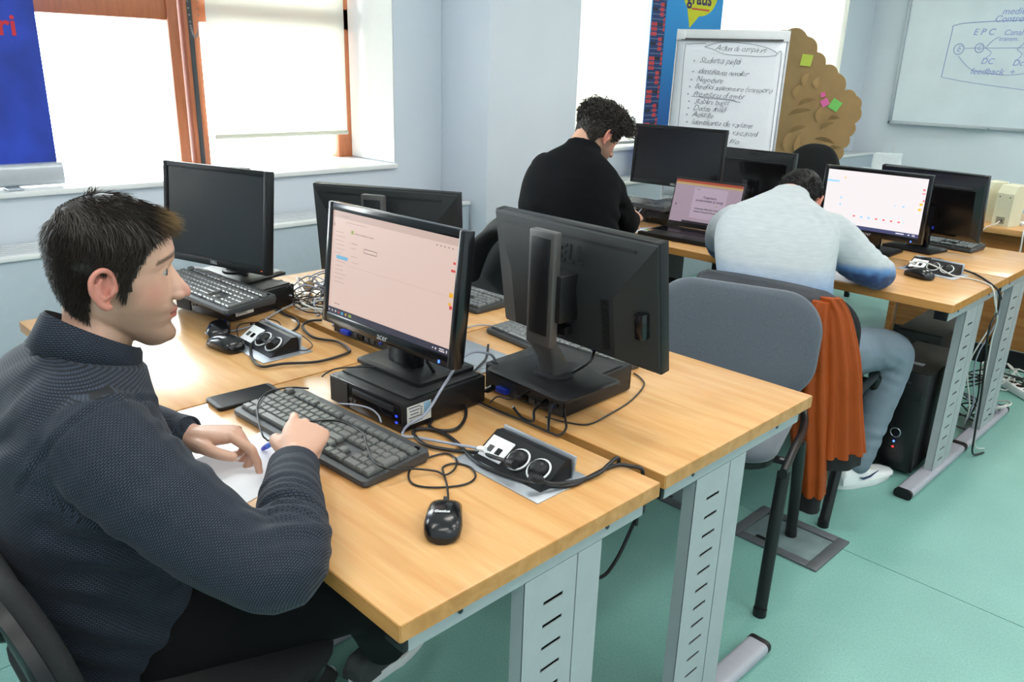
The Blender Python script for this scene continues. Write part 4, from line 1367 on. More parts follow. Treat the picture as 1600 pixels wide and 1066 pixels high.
def pad(w, d, r, t0, bulge, seg=6):
    """cushion in xy, thickness along z"""
    m = MB()
    rings = []
    for s, z in ((0.90, 0.0), (0.975, 0.006), (1.0, 0.016), (1.0, t0-0.014), (0.97, t0-0.004), (0.86, t0+bulge*0.35), (0.6, t0+bulge*0.75), (0.25, t0+bulge*0.98)):
        rings.append([(x*s, y*s, z) for x, y in rrect(w, d, r, seg)])
    return m.loft(rings)


def chair(label, x, y, rz, fab, shell=BLACK, group='visitor chairs', zback=0.0):
    t = thing('visitor_chair', label, 'chair', (x, y, 0), rz, group)
    pad(0.47, 0.44, 0.09, 0.04, 0.018).build('seat', fab, t, 60, loc=(0, 0.01, 0.445))
    pad(0.45, 0.42, 0.09, 0.012, 0.0).build('seat_pan', shell, t, 60, loc=(0, 0.01, 0.43))
    # backrest: curved cushion
    def curve(me, front):
        a = coords(me)
        yy = a[:, 2].copy()
        xx = a[:, 0].copy()
        zz = a[:, 1].copy()
        out = np.stack([xx, yy*1.0+0.35*(np.abs(xx)**2)-0.06*zz*0 + 0.25*zz*zz, zz], 1)
        set_coords(me, out)
        return me
    Mb = TR(0, -0.235, 0.655+zback, R(12))
    bm_ = pad(0.53, 0.335, 0.125, 0.034, 0.012, 10).mesh('backrest', 60)
    link('backrest', curve(bm_, True), fab, t, M=Mb)
    sm_ = pad(0.515, 0.32, 0.12, 0.014, 0.0, 10).mesh('back_shell', 60)
    link('back_shell', curve(sm_, False), shell, t, M=Mb @ Matrix.Translation((0, -0.012, 0)))
    for s in (-1, 1):
        MB().tube([(s*0.262, 0.225, 0.0), (s*0.262, 0.20, 0.22), (s*0.262, 0.165, 0.425)], 0.0155, 12, 4, flat=(0.75, 1.15)).build('front_leg', TUBE, t, 50)
        MB().tube([(s*0.262, -0.245, 0.0), (s*0.262, -0.18, 0.22), (s*0.262, -0.10, 0.405)], 0.0155, 12, 4, flat=(0.75, 1.15)).build('rear_leg', TUBE, t, 50)
        MB().tube([(s*0.262, 0.185, 0.428), (s*0.262, 0.0, 0.436), (s*0.262, -0.10, 0.43), (s*0.25, -0.205, 0.45), (s*0.20, -0.245, 0.56), (s*0.19, -0.27, 0.70+zback)], 0.0145, 12, 5, flat=(0.8, 1.1)).build('side_bar', TUBE, t, 50)
        for yy in (0.225, -0.245):
            MB().cyl((s*0.262, yy, 0.012), 0.019, 0.024, 14).build('foot_cap', BLACK, t)
    MB().tube([(-0.262, 0.10, 0.425), (0.262, 0.10, 0.425)], 0.011, 10, spline=False).build('cross_bar', TUBE, t)
    return t


chair('empty grey fabric chair with black legs at the table corner', -0.43, 1.47, R(180+17), FAB_GREY)
chair('dark navy chair with a black jacket over it behind the lit monitor', -1.36, 1.41, R(180), FAB_NAVY)
chair('black chair carrying the front man', -0.515, -0.125, R(0), FAB_BLACK, zback=-0.04)
chair('black chair of the bowed man hung with the orange jacket', -0.50, 2.13, R(8), FAB_BLACK, zback=-0.03)
chair('black chair under the curly haired man', -1.36, 1.965, R(8), FAB_BLACK)
chair('black chair on the far side of the tables below the white screen', -1.20, 4.70, R(180), FAB_BLACK)

# tall office chair behind the monitors
t = thing('office_chair', 'tall black office chair in front of the cardboard tree', 'chair', (-1.66, 4.22, 0), R(165))
bm_ = pad(0.44, 0.56, 0.20, 0.04, 0.02, 10).mesh('backrest', 60)
a = coords(bm_)
set_coords(bm_, np.stack([a[:, 0], a[:, 2]+0.5*a[:, 0]**2, a[:, 1]], 1))
link('backrest', bm_, FAB_BLACK, t, M=TR(0, -0.24, 0.765, R(6)))
pad(0.48, 0.46, 0.1, 0.06, 0.02).build('seat', FAB_BLACK, t, 60, loc=(0, 0, 0.43))
MB().tube([(0, -0.16, 0.44), (0, -0.27, 0.47), (0, -0.28, 0.70)], 0.022, 10, 4, flat=(1.6, .6)).build('back_bracket', BLACK, t)
MB().cyl((0, 0, 0.27), 0.025, 0.34, 16).build('gas_column', GUN, t)
for k in range(5):
    a_ = 2*math.pi*k/5
    lg = MB().tube([(0, 0, 0.10), (0.15*math.cos(a_), 0.15*math.sin(a_), 0.085), (0.27*math.cos(a_), 0.27*math.sin(a_), 0.065)], [0.024, 0.02, 0.015], 10, 3).build('base_arm', BLACK, t)
    MB().cyl((0.27*math.cos(a_), 0.27*math.sin(a_), 0.026), 0.026, 0.04, 14, 'Y').build('castor', BLACK, lg)


# ================================================================== cloth
def cloth_loft(sections, seed, folds=5, amp=0.25, n=40):
    """closed hanging cloth: sections = (centre, half width, half depth, axis angle)"""
    m = MB()
    rings = []
    for i, (c, hw, hd, an) in enumerate(sections):
        rg = []
        for k in range(n):
            a = 2*math.pi*k/n
            f = 1+amp*math.sin(folds*a+seed+i*0.25)*(0.3+0.7*i/len(sections))
            x, y = hw*math.cos(a)*(1+0.05*math.sin(7*a+seed)), hd*math.sin(a)*f+hd*0.5*amp*math.sin(3*a*1.0+seed*2+i*.3)
            rg.append((c[0]+x*math.cos(an)-y*math.sin(an), c[1]+x*math.sin(an)+y*math.cos(an), c[2]))
        rings.append(rg)
    # refine
    out = []
    for i in range(len(rings)-1):
        for q in range(6):
            u = q/6
            p0, p1, p2, p3 = rings[max(i-1, 0)], rings[i], rings[i+1], rings[min(i+2, len(rings)-1)]
            rg = []
            for k in range(n):
                A, B, C_, D_ = V(p0[k]), V(p1[k]), V(p2[k]), V(p3[k])
                rg.append(0.5*((2*B)+(C_-A)*u+(2*A-5*B+4*C_-D_)*u*u+(3*B-A-3*C_+D_)*u**3))
            out.append(rg)
    out.append([V(p) for p in rings[-1]])
    return m.loft(out)


ORANGE = mat('rust_orange_nylon', srgb(146, 64, 12), 0.6, noise_amt=0.08, noise_scale=12, spec=0.25)
LINING = mat('dark_lining', srgb(40, 44, 52), 0.6, noise_amt=0.1, noise_scale=20)
RIB = mat('black_rib_knit', srgb(18, 18, 20), 0.85, noise_amt=0.2, noise_scale=120, bump=0.6, bump_scale=160, stretch=(6, 6, 1))
t = thing('bomber_jacket', 'rust orange bomber jacket hanging from the bowed man chair', 'jacket', (-0.40, 1.885, 0))
cloth_loft([((-0.105, -0.035, 0.812), 0.20, 0.034, 0.12), ((-0.10, -0.040, 0.79), 0.235, 0.050, 0.12), ((-0.10, -0.046, 0.73), 0.245, 0.056, 0.12), ((-0.10, -0.048, 0.64), 0.245, 0.058, 0.12), ((-0.10, -0.045, 0.50), 0.245, 0.056, 0.12)], 1.0, 6, 0.12).build('lining_back', LINING, t, 60)
cloth_loft([((0.120, -0.02, 0.800), 0.032, 0.022, 0.5), ((0.140, -0.005, 0.74), 0.045, 0.030, 0.9), ((0.170, 0.005, 0.60), 0.064, 0.040, 1.0), ((0.190, 0.015, 0.45), 0.074, 0.044, 1.1), ((0.215, 0.02, 0.29), 0.086, 0.046, 1.1)], 2.2, 8, 0.30, 72).build('side_panel', ORANGE, t, 60)
sl = cloth_loft([((0.105, -0.05, 0.79), 0.026, 0.022, 0.3), ((0.105, -0.065, 0.70), 0.042, 0.034, 0.3), ((0.125, -0.08, 0.50), 0.060, 0.042, 0.4), ((0.155, -0.075, 0.30), 0.055, 0.042, 0.5), ((0.175, -0.07, 0.16), 0.048, 0.038, 0.5)], 0.4, 7, 0.28, 64).build('sleeve', ORANGE, t, 60)
cloth_loft([((0.175, -0.07, 0.165), 0.044, 0.035, 0.5), ((0.177, -0.07, 0.13), 0.036, 0.030, 0.5), ((0.178, -0.07, 0.10), 0.036, 0.030, 0.5)], 0.4, 4, 0.1).build('knit_cuff', RIB, sl, 60)
cloth_loft([((0.215, 0.02, 0.295), 0.082, 0.042, 1.1), ((0.217, 0.02, 0.27), 0.076, 0.036, 1.1), ((0.218, 0.02, 0.245), 0.076, 0.036, 1.1)], 2.2, 5, 0.2).build('knit_hem', RIB, t, 60)

GREYJ = mat('grey_black_jacket', srgb(26, 28, 31), 0.75, noise_amt=0.12, noise_scale=30)
t = thing('black_jacket', 'black jacket draped over the navy chair behind the lit monitor', 'jacket', (-1.36, 1.625, 0))
cloth_loft([((0.05, 0.0, 0.915), 0.14, 0.035, 0.1), ((0.02, -0.01, 0.88), 0.20, 0.045, 0.0), ((0.0, -0.015, 0.80), 0.25, 0.055, 0.0), ((-0.02, -0.015, 0.66), 0.27, 0.055, 0.0), ((-0.02, -0.01, 0.48), 0.27, 0.055, 0.0)], 0.5, 5, 0.2).build('jacket_body', GREYJ, t, 60)
MB().tube([(0.18, -0.10, 0.86), (0.10, -0.13, 0.90), (-0.02, -0.12, 0.88), (-0.12, -0.13, 0.80), (-0.20, -0.12, 0.66)], [0.03, 0.036, 0.036, 0.04, 0.04], 12, 5, flat=(1.3, .7)).build('jacket_sleeve', FAB_BLACK, t, 60)

# ================================================================== tower computers under the right-hand table
TOWER = mat('tower_black', srgb(18, 18, 20), 0.28, noise_amt=0.05)


def tower(label, x, y, rz, h, fan):
    t = thing('tower_computer', label, 'computer', (x, y, 0.001), rz)
    MB().box((0, 0.005, h/2+0.01), (0.182, 0.40, h-0.02), 0.004).build('case', mat('tower_grey', srgb(40, 41, 43), 0.5, noise_amt=0.06), t)
    MB().box((0, -0.203, h/2+0.01), (0.186, 0.022, h-0.012), 0.008).build('front_panel', TOWER, t)
    for sx in (-1, 1):
        for sy in (-1, 1):
            MB().cyl((sx*0.07, sy*0.16, 0.005), 0.012, 0.01, 12).build('foot', BLACK, t)
    MB().torus(0.018, 0.0028, 28, 8, TR(0.012, -0.2155, h*0.40, R(90))).build('power_ring', mat('chrome', srgb(180, 184, 190), 0.15, metal=0.9, noise_amt=0.03), t, 60)
    MB().cyl((0.012, -0.2148, h*0.40), 0.0165, 0.003, 20, 'Y').build('power_button', BLACKG, t)
    MB().sphere((0.012, -0.2148, h*0.31), 0.004, 10, 6).build('blue_light', emat('led_b3', srgb(70, 110, 255), 5.0), t)
    MB().sphere((0.012, -0.2148, h*0.255), 0.004, 10, 6).build('red_light', emat('led_r3', srgb(255, 40, 40), 4.0), t)
    MB().box((0, -0.2145, h*0.80), (0.15, 0.003, 0.042), 0.001).build('drive_cover', BLACK, t)
    for k in range(4):
        MB().box((-0.04+k*0.022, -0.2148, h*0.90), (0.012, 0.003, 0.005)).build('front_socket', GUN, t, 0)
    MB().box((0.0, -0.10, h+0.0012), (0.07, 0.03, 0.001)).build('label_sticker', mat('sticker_grey', srgb(150, 156, 164), 0.4, noise_amt=0.1, noise_scale=120), t, 0)
    # rear
    MB().box((0, 0.2055, h/2+0.01), (0.172, 0.003, h-0.04)).build('rear_plate', mat('rear_grey', srgb(66, 70, 68), 0.5, noise_amt=0.06), t, 0)
    for rr in (0.040, 0.030, 0.020, 0.010):
        MB().torus(rr, 0.0022, 24, 6, TR(-0.025, 0.208, h*0.82, R(90))).build('fan_ring', BLACK, t, 60)
    MB().box((0.055, 0.208, h*0.86), (0.03, 0.006, 0.024), 0.002).build('mains_inlet', BLACK, t)
    MB().box((0.045, 0.2075, h*0.72), (0.05, 0.004, 0.026), 0.002).build('port_block', mat('port_olive', srgb(84, 78, 40), 0.5, noise_amt=0.1), t)
    return t


tower('black tower computer with a chrome power ring under the right table', -0.236, 2.715, R(2), 0.415, False)
tower('black tower computer turned backwards behind the other tower', -0.36, 3.21, R(182), 0.43, True)

# power strip on the floor
t = thing('power_strip', 'white power strip on the floor by the cable heap', 'power strip', (-0.12, 3.83, 0.0), R(-41))
MB().box((0, 0, 0.022), (0.26, 0.055, 0.042), 0.008).build('strip_body', WHITE, t)
for k in range(4):
    MB().cyl((-0.09+k*0.055, 0, 0.0435), 0.019, 0.002, 18).build('strip_socket', BLACKG, t)
MB().tube([(0.13, 0, 0.02), (0.18, -0.01, 0.012), (0.30, 0.02, 0.008), (0.45, -0.02, 0.008)], 0.006, 8, 5).build('strip_cord', CABLEW, t)

# ================================================================== beige speakers
def speaker(label, x, y, rz, lead=True):
    t = thing('desk_speaker', label, 'speaker', (x, y, 0.7405), rz)
    # local front faces +y; the sloped back faces -y
    prof = [(-0.050, 0.0), (0.055, 0.0), (0.055, 0.205), (-0.020, 0.205), (-0.050, 0.165)]
    MB().loft([[(s*0.043, y_, z_) for y_, z_ in prof] for s in (-1, 1)]).build('cabinet', BEIGE, t, 20)
    MB().box((0, 0.058, 0.104), (0.090, 0.008, 0.210), 0.003).build('front_baffle', mat('beige_light', srgb(222, 221, 200), 0.5, noise_amt=0.03), t)
    MB().box((0, -0.0515, 0.03), (0.042, 0.003, 0.034)).build('jack_recess', mat('beige_dark', srgb(150, 148, 126), 0.6, noise_amt=0.03), t, 0)
    MB().cyl((0.006, -0.054, 0.028), 0.006, 0.012, 12, 'Y').build('jack', BLACK, t)
    for s in (-1, 1):
        MB().cyl((s*0.026, -0.0505, 0.148), 0.003, 0.003, 10, 'Y').build('screw_hole', BLACK, t)
    if lead:
        MB().tube([(0.006, -0.06, 0.028), (0.0, -0.09, 0.012), (-0.03, -0.135, -0.02), (-0.06, -0.16, -0.16), (-0.08, -0.17, -0.3)], 0.0025, 8, 5).build('speaker_lead', CABLEW, t)
    return t


speaker('beige desk speaker with its jack panel toward the camera', -0.425, 4.215, R(-14))
speaker('beige desk speaker half hidden by the glossy monitor back', -0.545, 4.30, R(-30), False)
t = thing('table_lamp', 'white bent lamp arm at the right picture edge', 'lamp', (-0.33, 4.33, 0.7405))
MB().lathe([(0.06, 0), (0.06, 0.012), (0.02, 0.02)], 24).build('lamp_foot', WHITE, t)
MB().tube([(0, 0, 0.015), (0.015, -0.01, 0.09), (0.05, -0.03, 0.19), (0.14, -0.03, 0.28)], 0.010, 10, 5).build('lamp_arm', WHITE, t)
MB().lathe([(0.06, -0.05), (0.055, 0.0), (0.02, 0.03)], 24, TR(0.16, -0.03, 0.29, 0, R(25))).build('lamp_head', BLACK, t)
cable('thick white lead hanging over the oak desk edge', [(-0.33, 4.27, 0.747), (-0.31, 4.16, 0.746), (-0.305, 4.093, 0.735), (-0.30, 4.085, 0.62), (-0.33, 4.08, 0.40), (-0.30, 4.07, 0.15), (-0.25, 4.05, 0.01)], 0.004, CABLEW)

# ================================================================== flipchart
t = thing('flipchart', 'white flipchart easel with a handwritten bullet list', 'flipchart', (-1.83, 3.68, 0), R(24))
FW = 0.62
FM = TR(0, 0, 0.68, R(-4))
MB().box((0, 0.0, 0.50), (FW, 0.018, 1.0), 0.004).build('board', WHITE, t, M=FM)
MB().box((-FW/2+0.004, -0.012, 0.50), (0.008, 0.012, 1.0), 0.002, FM).build('frame_left', WHITE, t)
MB().box((FW/2-0.005, -0.012, 0.50), (0.010, 0.012, 1.0), 0.002, FM).build('frame_right', SILVER, t)
cl = MB().box((0, -0.016, 0.965), (FW, 0.022, 0.055), 0.005, FM).build('clamp_bar', WHITE, t)
MB().box((0, -0.030, 0.945), (FW-0.06, 0.008, 0.010), 0.002, FM).build('clamp_groove', GUN, cl)
MB().box((-FW/2+0.03, -0.026, 0.965), (0.045, 0.02, 0.045), 0.004, FM).build('clamp_corner', WHITE, cl)
MB().cyl((FW/2+0.012, -0.01, 0.22), 0.014, 0.02, 14, 'X', M=FM).build('knob', BLACK, t)
pp = MB()
pr_ = []
for i in range(15):
    z_ = 0.935-i*0.062
    pr_.append([(x_, -0.0205-0.0015*math.sin(i*1.7+x_*8)-(0.0006 if s else 0), z_) for s in (0,) for x_ in np.linspace(-FW/2+0.012, FW/2-0.014, 12)])
pp.loft([[V(p) for p in r_] for r_ in pr_], False, FM, closed=False)
po = pp.build('paper_pad', PAPER, t, 60)
so = po.modifiers.new('thick', 'SOLIDIFY')
so.thickness = 0.002
so.offset = 1
for sx, sy in ((-0.26, -0.10), (0.26, -0.10), (0.0, 0.55)):
    MB().tube([(sx*0.9, 0.03, 0.95), (sx*1.15, sy, 0.0)], 0.012, 10, spline=False).build('leg', SILVER, t)
ik = MB()


def stroke(pts, r=0.0011):
    ik.tube([FM @ V((x_, -0.0245, z_)) for x_, z_ in pts], r, 4, 4)


stroke([(-0.145, 0.905), (-0.10, 0.893), (-0.03, 0.868), (0.08, 0.862), (0.19, 0.860), (0.255, 0.872), (0.21, 0.902), (0.10, 0.925), (-0.05, 0.932), (-0.145, 0.905)])
stroke([(-0.14, 0.925), (-0.23, 0.918), (-0.255, 0.89), (-0.25, 0.6), (-0.245, 0.2)])
stroke([(0.255, 0.875), (0.278, 0.872), (0.280, 0.6), (0.285, 0.2)])
lines = [('Acțiuni de cumpărare', 0.902, -0.085, .040), ('Studierea pieței', 0.833, -0.165, .046), ('identificarea nevoilor', 0.774, -0.165, .041), ('Negociere', 0.729, -0.17, .044),
         ('Beneficii suplimentare (transport)', 0.691, -0.175, .040), ('Prezentarea ofertelor', 0.650, -0.18, .042), ('Stabilire buget', 0.610, -0.17, .043), ('Decizia finală', 0.572, -0.17, .042),
         ('Achiziție', 0.536, -0.175, .042), ('Identificarea de variante', 0.495, -0.17, .043), ('cu vânzătorul', 0.446, 0.02, .041), ('de info', 0.400, 0.01, .041)]
_gl = {}


def glyph(ch):
    if ch not in _gl:
        c = bpy.data.curves.new('g', 'FONT')
        c.body, c.size, c.extrude, c.offset, c.resolution_u = ch, 1.0, 0.006, -0.014, 2
        o_ = bpy.data.objects.new('g', c)
        COL.objects.link(o_)
        me_ = bpy.data.meshes.new_from_object(o_.evaluated_get(bpy.context.evaluated_depsgraph_get()))
        vs_ = [v.co.copy() for v in me_.vertices]
        fs_ = [tuple(p.vertices) for p in me_.polygons]
        bpy.data.objects.remove(o_)
        bpy.data.curves.remove(c)
        bpy.data.meshes.remove(me_)
        wd = max([v.x for v in vs_])-min([v.x for v in vs_]) if vs_ else 0.25
        x0 = min([v.x for v in vs_]) if vs_ else 0
        _gl[ch] = ([v-V((x0, 0, 0)) for v in vs_], fs_, wd)
    return _gl[ch]


def handwriting(parent, body, size, m_, T, seed, name='handwriting'):
    rq = random.Random(seed)
    out_ = MB()
    x = 0.0
    for ch in body:
        if ch == ' ':
            x += 0.30*size
            continue
        vs_, fs_, wd = glyph(ch)
        sc_ = size*rq.uniform(.82, 1.12)
        wdn = rq.uniform(.75, 1.1)
        sh_ = rq.uniform(.22, .50)
        ro = rq.uniform(-.12, .10)
        yo = rq.uniform(-.06, .06)*size
        G_ = Matrix.Rotation(ro, 4, 'Z')
        out_.add([V((x, yo, 0))+(G_ @ V(((v.x*wdn+v.y*sh_)*sc_, v.y*sc_, v.z*size))) for v in vs_], fs_, T)
        x += (wd*wdn+0.045*rq.uniform(.2, 1.6))*sc_
    return out_.build(name, m_, parent, 0)


for body, z_, x_, s_ in lines:
    handwriting(t, body, s_*1.02, INK, FM @ TR(x_, -0.0242, z_-0.014, 0, R(1.6)) @ XZ, int(z_*1000))
    if x_ < -0.1:
        ik.sphere(FM @ V((x_-0.03, -0.0242, z_-0.004)), 0.004, 6, 4)
stroke([(-0.19, 0.634), (-0.05, 0.630), (0.06, 0.622)])
stroke([(-0.14, 0.628), (0.0, 0.622), (0.09, 0.612)])
tag(ik.build('ink_line', INK, t, 60), kind='stuff')

# ================================================================== banners
t = thing('rollup_banner', 'deep blue roll up banner with red letters at the left edge', 'banner', (-2.82, 0.035, ZS+0.0195))
bl = mat('banner_blue', srgb(34, 62, 170), 0.6, noise_amt=0.35, noise_scale=5)
MB().box((0, 0, 0.83), (0.004, 0.85, 1.54)).build('print', bl, t, 0)
MB().loft([[(x_, y_, z_) for x_, z_ in rrect(0.07, 0.085, 0.02, 4, 0, 0.050)] for y_ in (-0.435, 0.435)]).build('cassette', SILVER, t)
for s in (-0.30, 0.25):
    MB().box((0.03, s, 0.005), (0.16 if False else 0.10, 0.05, 0.008), 0.002).build('foot', ALU, t)
MB().tube([(-0.02, 0, 0.05), (-0.02, 0, 1.62)], 0.008, 8, spline=False).build('support_pole', ALU, t)
YZ = Matrix.Rotation(R(90), 4, 'Z') @ Matrix.Rotation(R(90), 4, 'X')
text('letters', 'ri', 0.105, mat('letter_red', srgb(206, 40, 56), 0.6, noise_amt=0.03), t, TR(0.003, 0.325, 0.585) @ YZ, 0.0004, 0, 'CENTER', 0.002)

t = thing('rollup_banner', 'light blue roll up banner with a yellow speech bubble', 'banner', (-2.62, 4.415, 0.775))
def grad_blue():
    m = bpy.data.materials.new('banner_sky_blue')
    m.use_nodes = True
    nt = m.node_tree
    tc = nt.nodes.new('ShaderNodeTexCoord')
    sx = nt.nodes.new('ShaderNodeSeparateXYZ')
    r = nt.nodes.new('ShaderNodeValToRGB')
    e = r.color_ramp.elements
    e[0].position, e[0].color = 0.15, srgb(28, 84, 160)
    e[1].position, e[1].color = 0.75, srgb(44, 150, 220)
    nt.links.new(tc.outputs['Generated'], sx.inputs[0])
    nt.links.new(sx.outputs[2], r.inputs['Fac'])
    nt.links.new(r.outputs[0], nt.nodes['Principled BSDF'].inputs['Base Color'])
    nt.nodes['Principled BSDF'].inputs['Roughness'].default_value = 0.6
    return m


MB().box((0, 0, 0.75), (0.004, 0.83, 1.44)).build('print', grad_blue(), t, 0)
MB().box((0.0022, -0.335, 0.75), (0.001, 0.15, 1.44)).build('pattern_band', mat('band_navy', srgb(30, 58, 110), 0.6, noise_amt=0.1), t, 0)
MB().loft([[(x_, y_, z_) for x_, z_ in rrect(0.06, 0.06, 0.02, 4, 0, 0.035)] for y_ in (-0.425, 0.425)]).build('cassette', SILVER, t)
bits = {0: MB(), 1: MB(), 2: MB()}
rd = random.Random(8)
for i in range(46):
    zz = 0.06+i*0.030
    for j in range(7):
        yy = -0.40+j*0.021
        ph_ = (i+3*(j//3)) % 7
        k_ = 0 if ph_ in (0, 1, 2) and j % 4 != 3 else (1 if ph_ == 5 else 2)
        if k_ == 2:
            bits[2].box((0.0031, yy, zz), (0.0006, 0.010+rd.random()*.006, 0.004))
        elif k_ == 0:
            bits[0].box((0.0031, yy, zz), (0.0006, 0.018, 0.022))
        else:
            bits[1].box((0.0031, yy, zz), (0.0006, 0.020, 0.018))
for k_, c_ in ((0, (206, 70, 72)), (1, (40, 40, 56)), (2, (150, 170, 200))):
    tag(bits[k_].build('ornament', mat('ornament_%d' % k_, srgb(*c_), 0.6, noise_amt=0.05), t, 0), kind='stuff')
bub = MB()
poly = []
for q in range(40):
    a_ = 2*math.pi*q/40
    if abs(a_-R(248)) < R(14):
        continue
    poly.append((a_, 0.21*math.cos(a_)+0.125, 0.150*math.sin(a_)+1.185))
poly.append((R(248), 0.02, 0.955))
poly.sort()
bub.loft([[(x_, y_, z_) for _, y_, z_ in poly] for x_ in (0.0026, 0.0036)])
bub.build('speech_bubble', mat('bubble_yellow', srgb(206, 208, 30), 0.6, noise_amt=0.03), t, 0)
text('letters', 'gratis', 0.135, mat('letter_navy', srgb(54, 40, 92), 0.6, noise_amt=0.03), t, TR(0.0042, 0.115, 1.150) @ YZ, 0.0004, 0, 'CENTER', 0.003)
MB().box((0.0044, 0.135, 1.078), (0.0008, 0.22, 0.010)).build('underline', mat('line_red', srgb(200, 60, 60), 0.6, noise_amt=0.03), t, 0)

# ================================================================== cardboard tree
CARD = mat('brown_cardboard', srgb(176, 144, 98), 0.85, noise_amt=0.07, noise_scale=8)
CARD2 = mat('cut_cardboard', srgb(150, 120, 80), 0.85, noise_amt=0.07, noise_scale=8)
CARDGAP = mat('cut_through_gap', srgb(84, 64, 40), 0.9, noise_amt=0.1)
t = thing('cardboard_tree', 'cut out brown cardboard tree with sticky notes', 'decoration', (-2.02, 5.0, 0), R(8))
out = []
ctrl = [(-0.42, 1.30), (-0.38, 1.52), (-0.28, 1.66), (-0.16, 1.74), (-0.02, 1.70), (0.06, 1.60), (0.13, 1.52), (0.22, 1.47), (0.28, 1.36), (0.36, 1.33), (0.40, 1.25), (0.38, 1.15), (0.36, 1.06), (0.33, 0.98), (0.31, 0.90), (0.22, 0.86), (0.14, 0.83), (0.06, 0.82), (0.03, 0.60), (0.06, 0.0), (-0.16, 0.0), (-0.12, 0.60), (-0.16, 0.84), (-0.30, 0.92), (-0.40, 1.08)]
for i in range(len(ctrl)):
    a, b = V(ctrl[i]+(0,)), V(ctrl[(i+1) % len(ctrl)]+(0,))
    n_ = V(((b-a).y, -(b-a).x, 0)).normalized()*-1
    lobe = 0.22*(b-a).length if ctrl[i][1] > 0.83 and ctrl[(i+1) % len(ctrl)][1] > 0.83 else 0
    for q in range(6):
        u = q/6
        p = a.lerp(b, u)+n_*lobe*4*u*(1-u)
        out.append((p.x, p.y))
MB().loft([[(x_, y_, z_) for x_, z_ in out] for y_ in (-0.004, 0.004)]).build('silhouette', CARD, t, 0)
MB().loft([[(x_, y_, z_) for x_, z_ in ((-0.22, 0), (0.12, 0), (0.03, 0.5), (-0.10, 0.5))] for y_ in (0.01, 0.30)]).build('stand_fin', CARD2, t, 0)
rd = random.Random(5)
for x_, z_, an, ln in ((0.02, 1.42, 80, .10), (-0.03, 1.34, 70, .10), (0.10, 1.40, 85, .08), (0.0, 1.20, 15, .16), (0.04, 1.27, 20, .12), (0.0, 1.08, 25, .14), (0.03, 0.98, 88, .16), (-0.05, 1.0, 80, .14), (0.15, 1.20, 75, .12), (0.20, 1.12, 30, .10), (0.20, 1.02, -10, .14), (0.17, 0.93, 35, .14), (0.27, 0.97, 20, .10), (0.08, 0.90, 40, .12), (0.24, 1.17, 10, .08)):
    M_ = TR(x_, -0.005, z_, 0, -R(an))
    fl_ = MB()
    rg_ = []
    for i in range(9):
        u = i/8
        wv = 0.030*math.sin(math.pi*u)**0.6
        yo = -0.024*math.sin(math.pi*u)
        rg_.append([((u-.5)*ln, 0.001, -0.002), ((u-.5)*ln, yo, wv), ((u-.5)*ln, yo+0.003, wv+0.001), ((u-.5)*ln, 0.004, 0.002)])
    fl_.loft(rg_, True, M_).build('folded_leaf', CARD, t, 0)
    MB().loft([[((u-.5)*ln, y_, 0.012*math.sin(math.pi*u)+0.002) for u in np.linspace(0, 1, 7)]+[((u-.5)*ln, y_, 0.026*math.sin(math.pi*u)+0.003) for u in np.linspace(1, 0, 7)] for y_ in (-0.0005, 0.0005)], True, M_).build('cut_gap', CARDGAP, t, 0)
for x_, z_, s_, an, c_, nm in ((0.0, 1.545, 0.075, 5, (206, 222, 90), 'lime'), (0.235, 1.262, 0.068, 28, (128, 214, 110), 'green'), (0.165, 1.275, 0.05, -35, (240, 120, 180), 'pink'), (0.145, 1.325, 0.03, -20, (244, 110, 178), 'pink_small')):
    o = MB().box((0, -0.010, 0), (s_, 0.001, s_)).build('sticky_note', mat('note_'+nm, srgb(*c_), 0.7, noise_amt=0.03), None, 0, M=Matrix.Translation((-2.02, 5.0, 0)) @ Matrix.Rotation(R(8), 4, 'Z') @ TR(x_, -0.0, z_, R(-6), R(an)))
    tag(o, {'lime': 'lime yellow sticky note near the top of the cardboard tree', 'green': 'bright green sticky note on the cardboard tree', 'pink': 'larger pink sticky note on the cardboard tree', 'pink_small': 'tiny pink sticky note above the larger pink one'}[nm], 'sticky note', 'sticky notes on the cardboard tree')
# ================================================================== people
def interp(t, tab):
    xs = [a for a, _ in tab]
    ys = [b for _, b in tab]
    return float(np.interp(t, xs, ys))


HH = 0.236
F_ = [(0, .066), (.03, .080), (.07, .0865), (.12, .0835), (.16, .081), (.20, .0845), (.235, .083), (.27, .0865), (.31, .0835), (.40, .0845), (.50, .0845), (.545, .0835), (.60, .0915), (.66, .092), (.74, .0885), (.82, .078), (.89, .062), (.95, .040), (.985, .020), (1, .004)]
B_ = [(0, -.040), (.05, -.022), (.10, -.006), (.16, .020), (.22, .044), (.28, .058), (.36, .069), (.46, .077), (.60, .083), (.72, .083), (.82, .076), (.90, .062), (.95, .044), (.985, .024), (1, .006)]
W_ = [(0, .018), (.03, .030), (.08, .040), (.14, .048), (.22, .0565), (.30, .0625), (.40, .067), (.50, .0705), (.60, .074), (.70, .0755), (.80, .0715), (.88, .060), (.94, .043), (.985, .021), (1, .005)]


def head_ring(t, n, off=0.0):
    f, b, w = interp(t, F_)+off, -interp(t, B_)-off, interp(t, W_)+off
    yc = (f+b)/2*max(0.0, min(1.0, (.34-t)/.22))
    rg = []
    for k in range(n):
        a = 2*math.pi*k/n
        c, s = math.cos(a), math.sin(a)
        x = w*math.copysign(abs(c)**0.86, c)
        y = yc+(f-yc if s > 0 else yc-b)*math.copysign(abs(s)**0.86, s)
        rg.append((x, y, (t-0.5)*HH+(off*0.9 if t > 0.9 else 0)))
    return rg


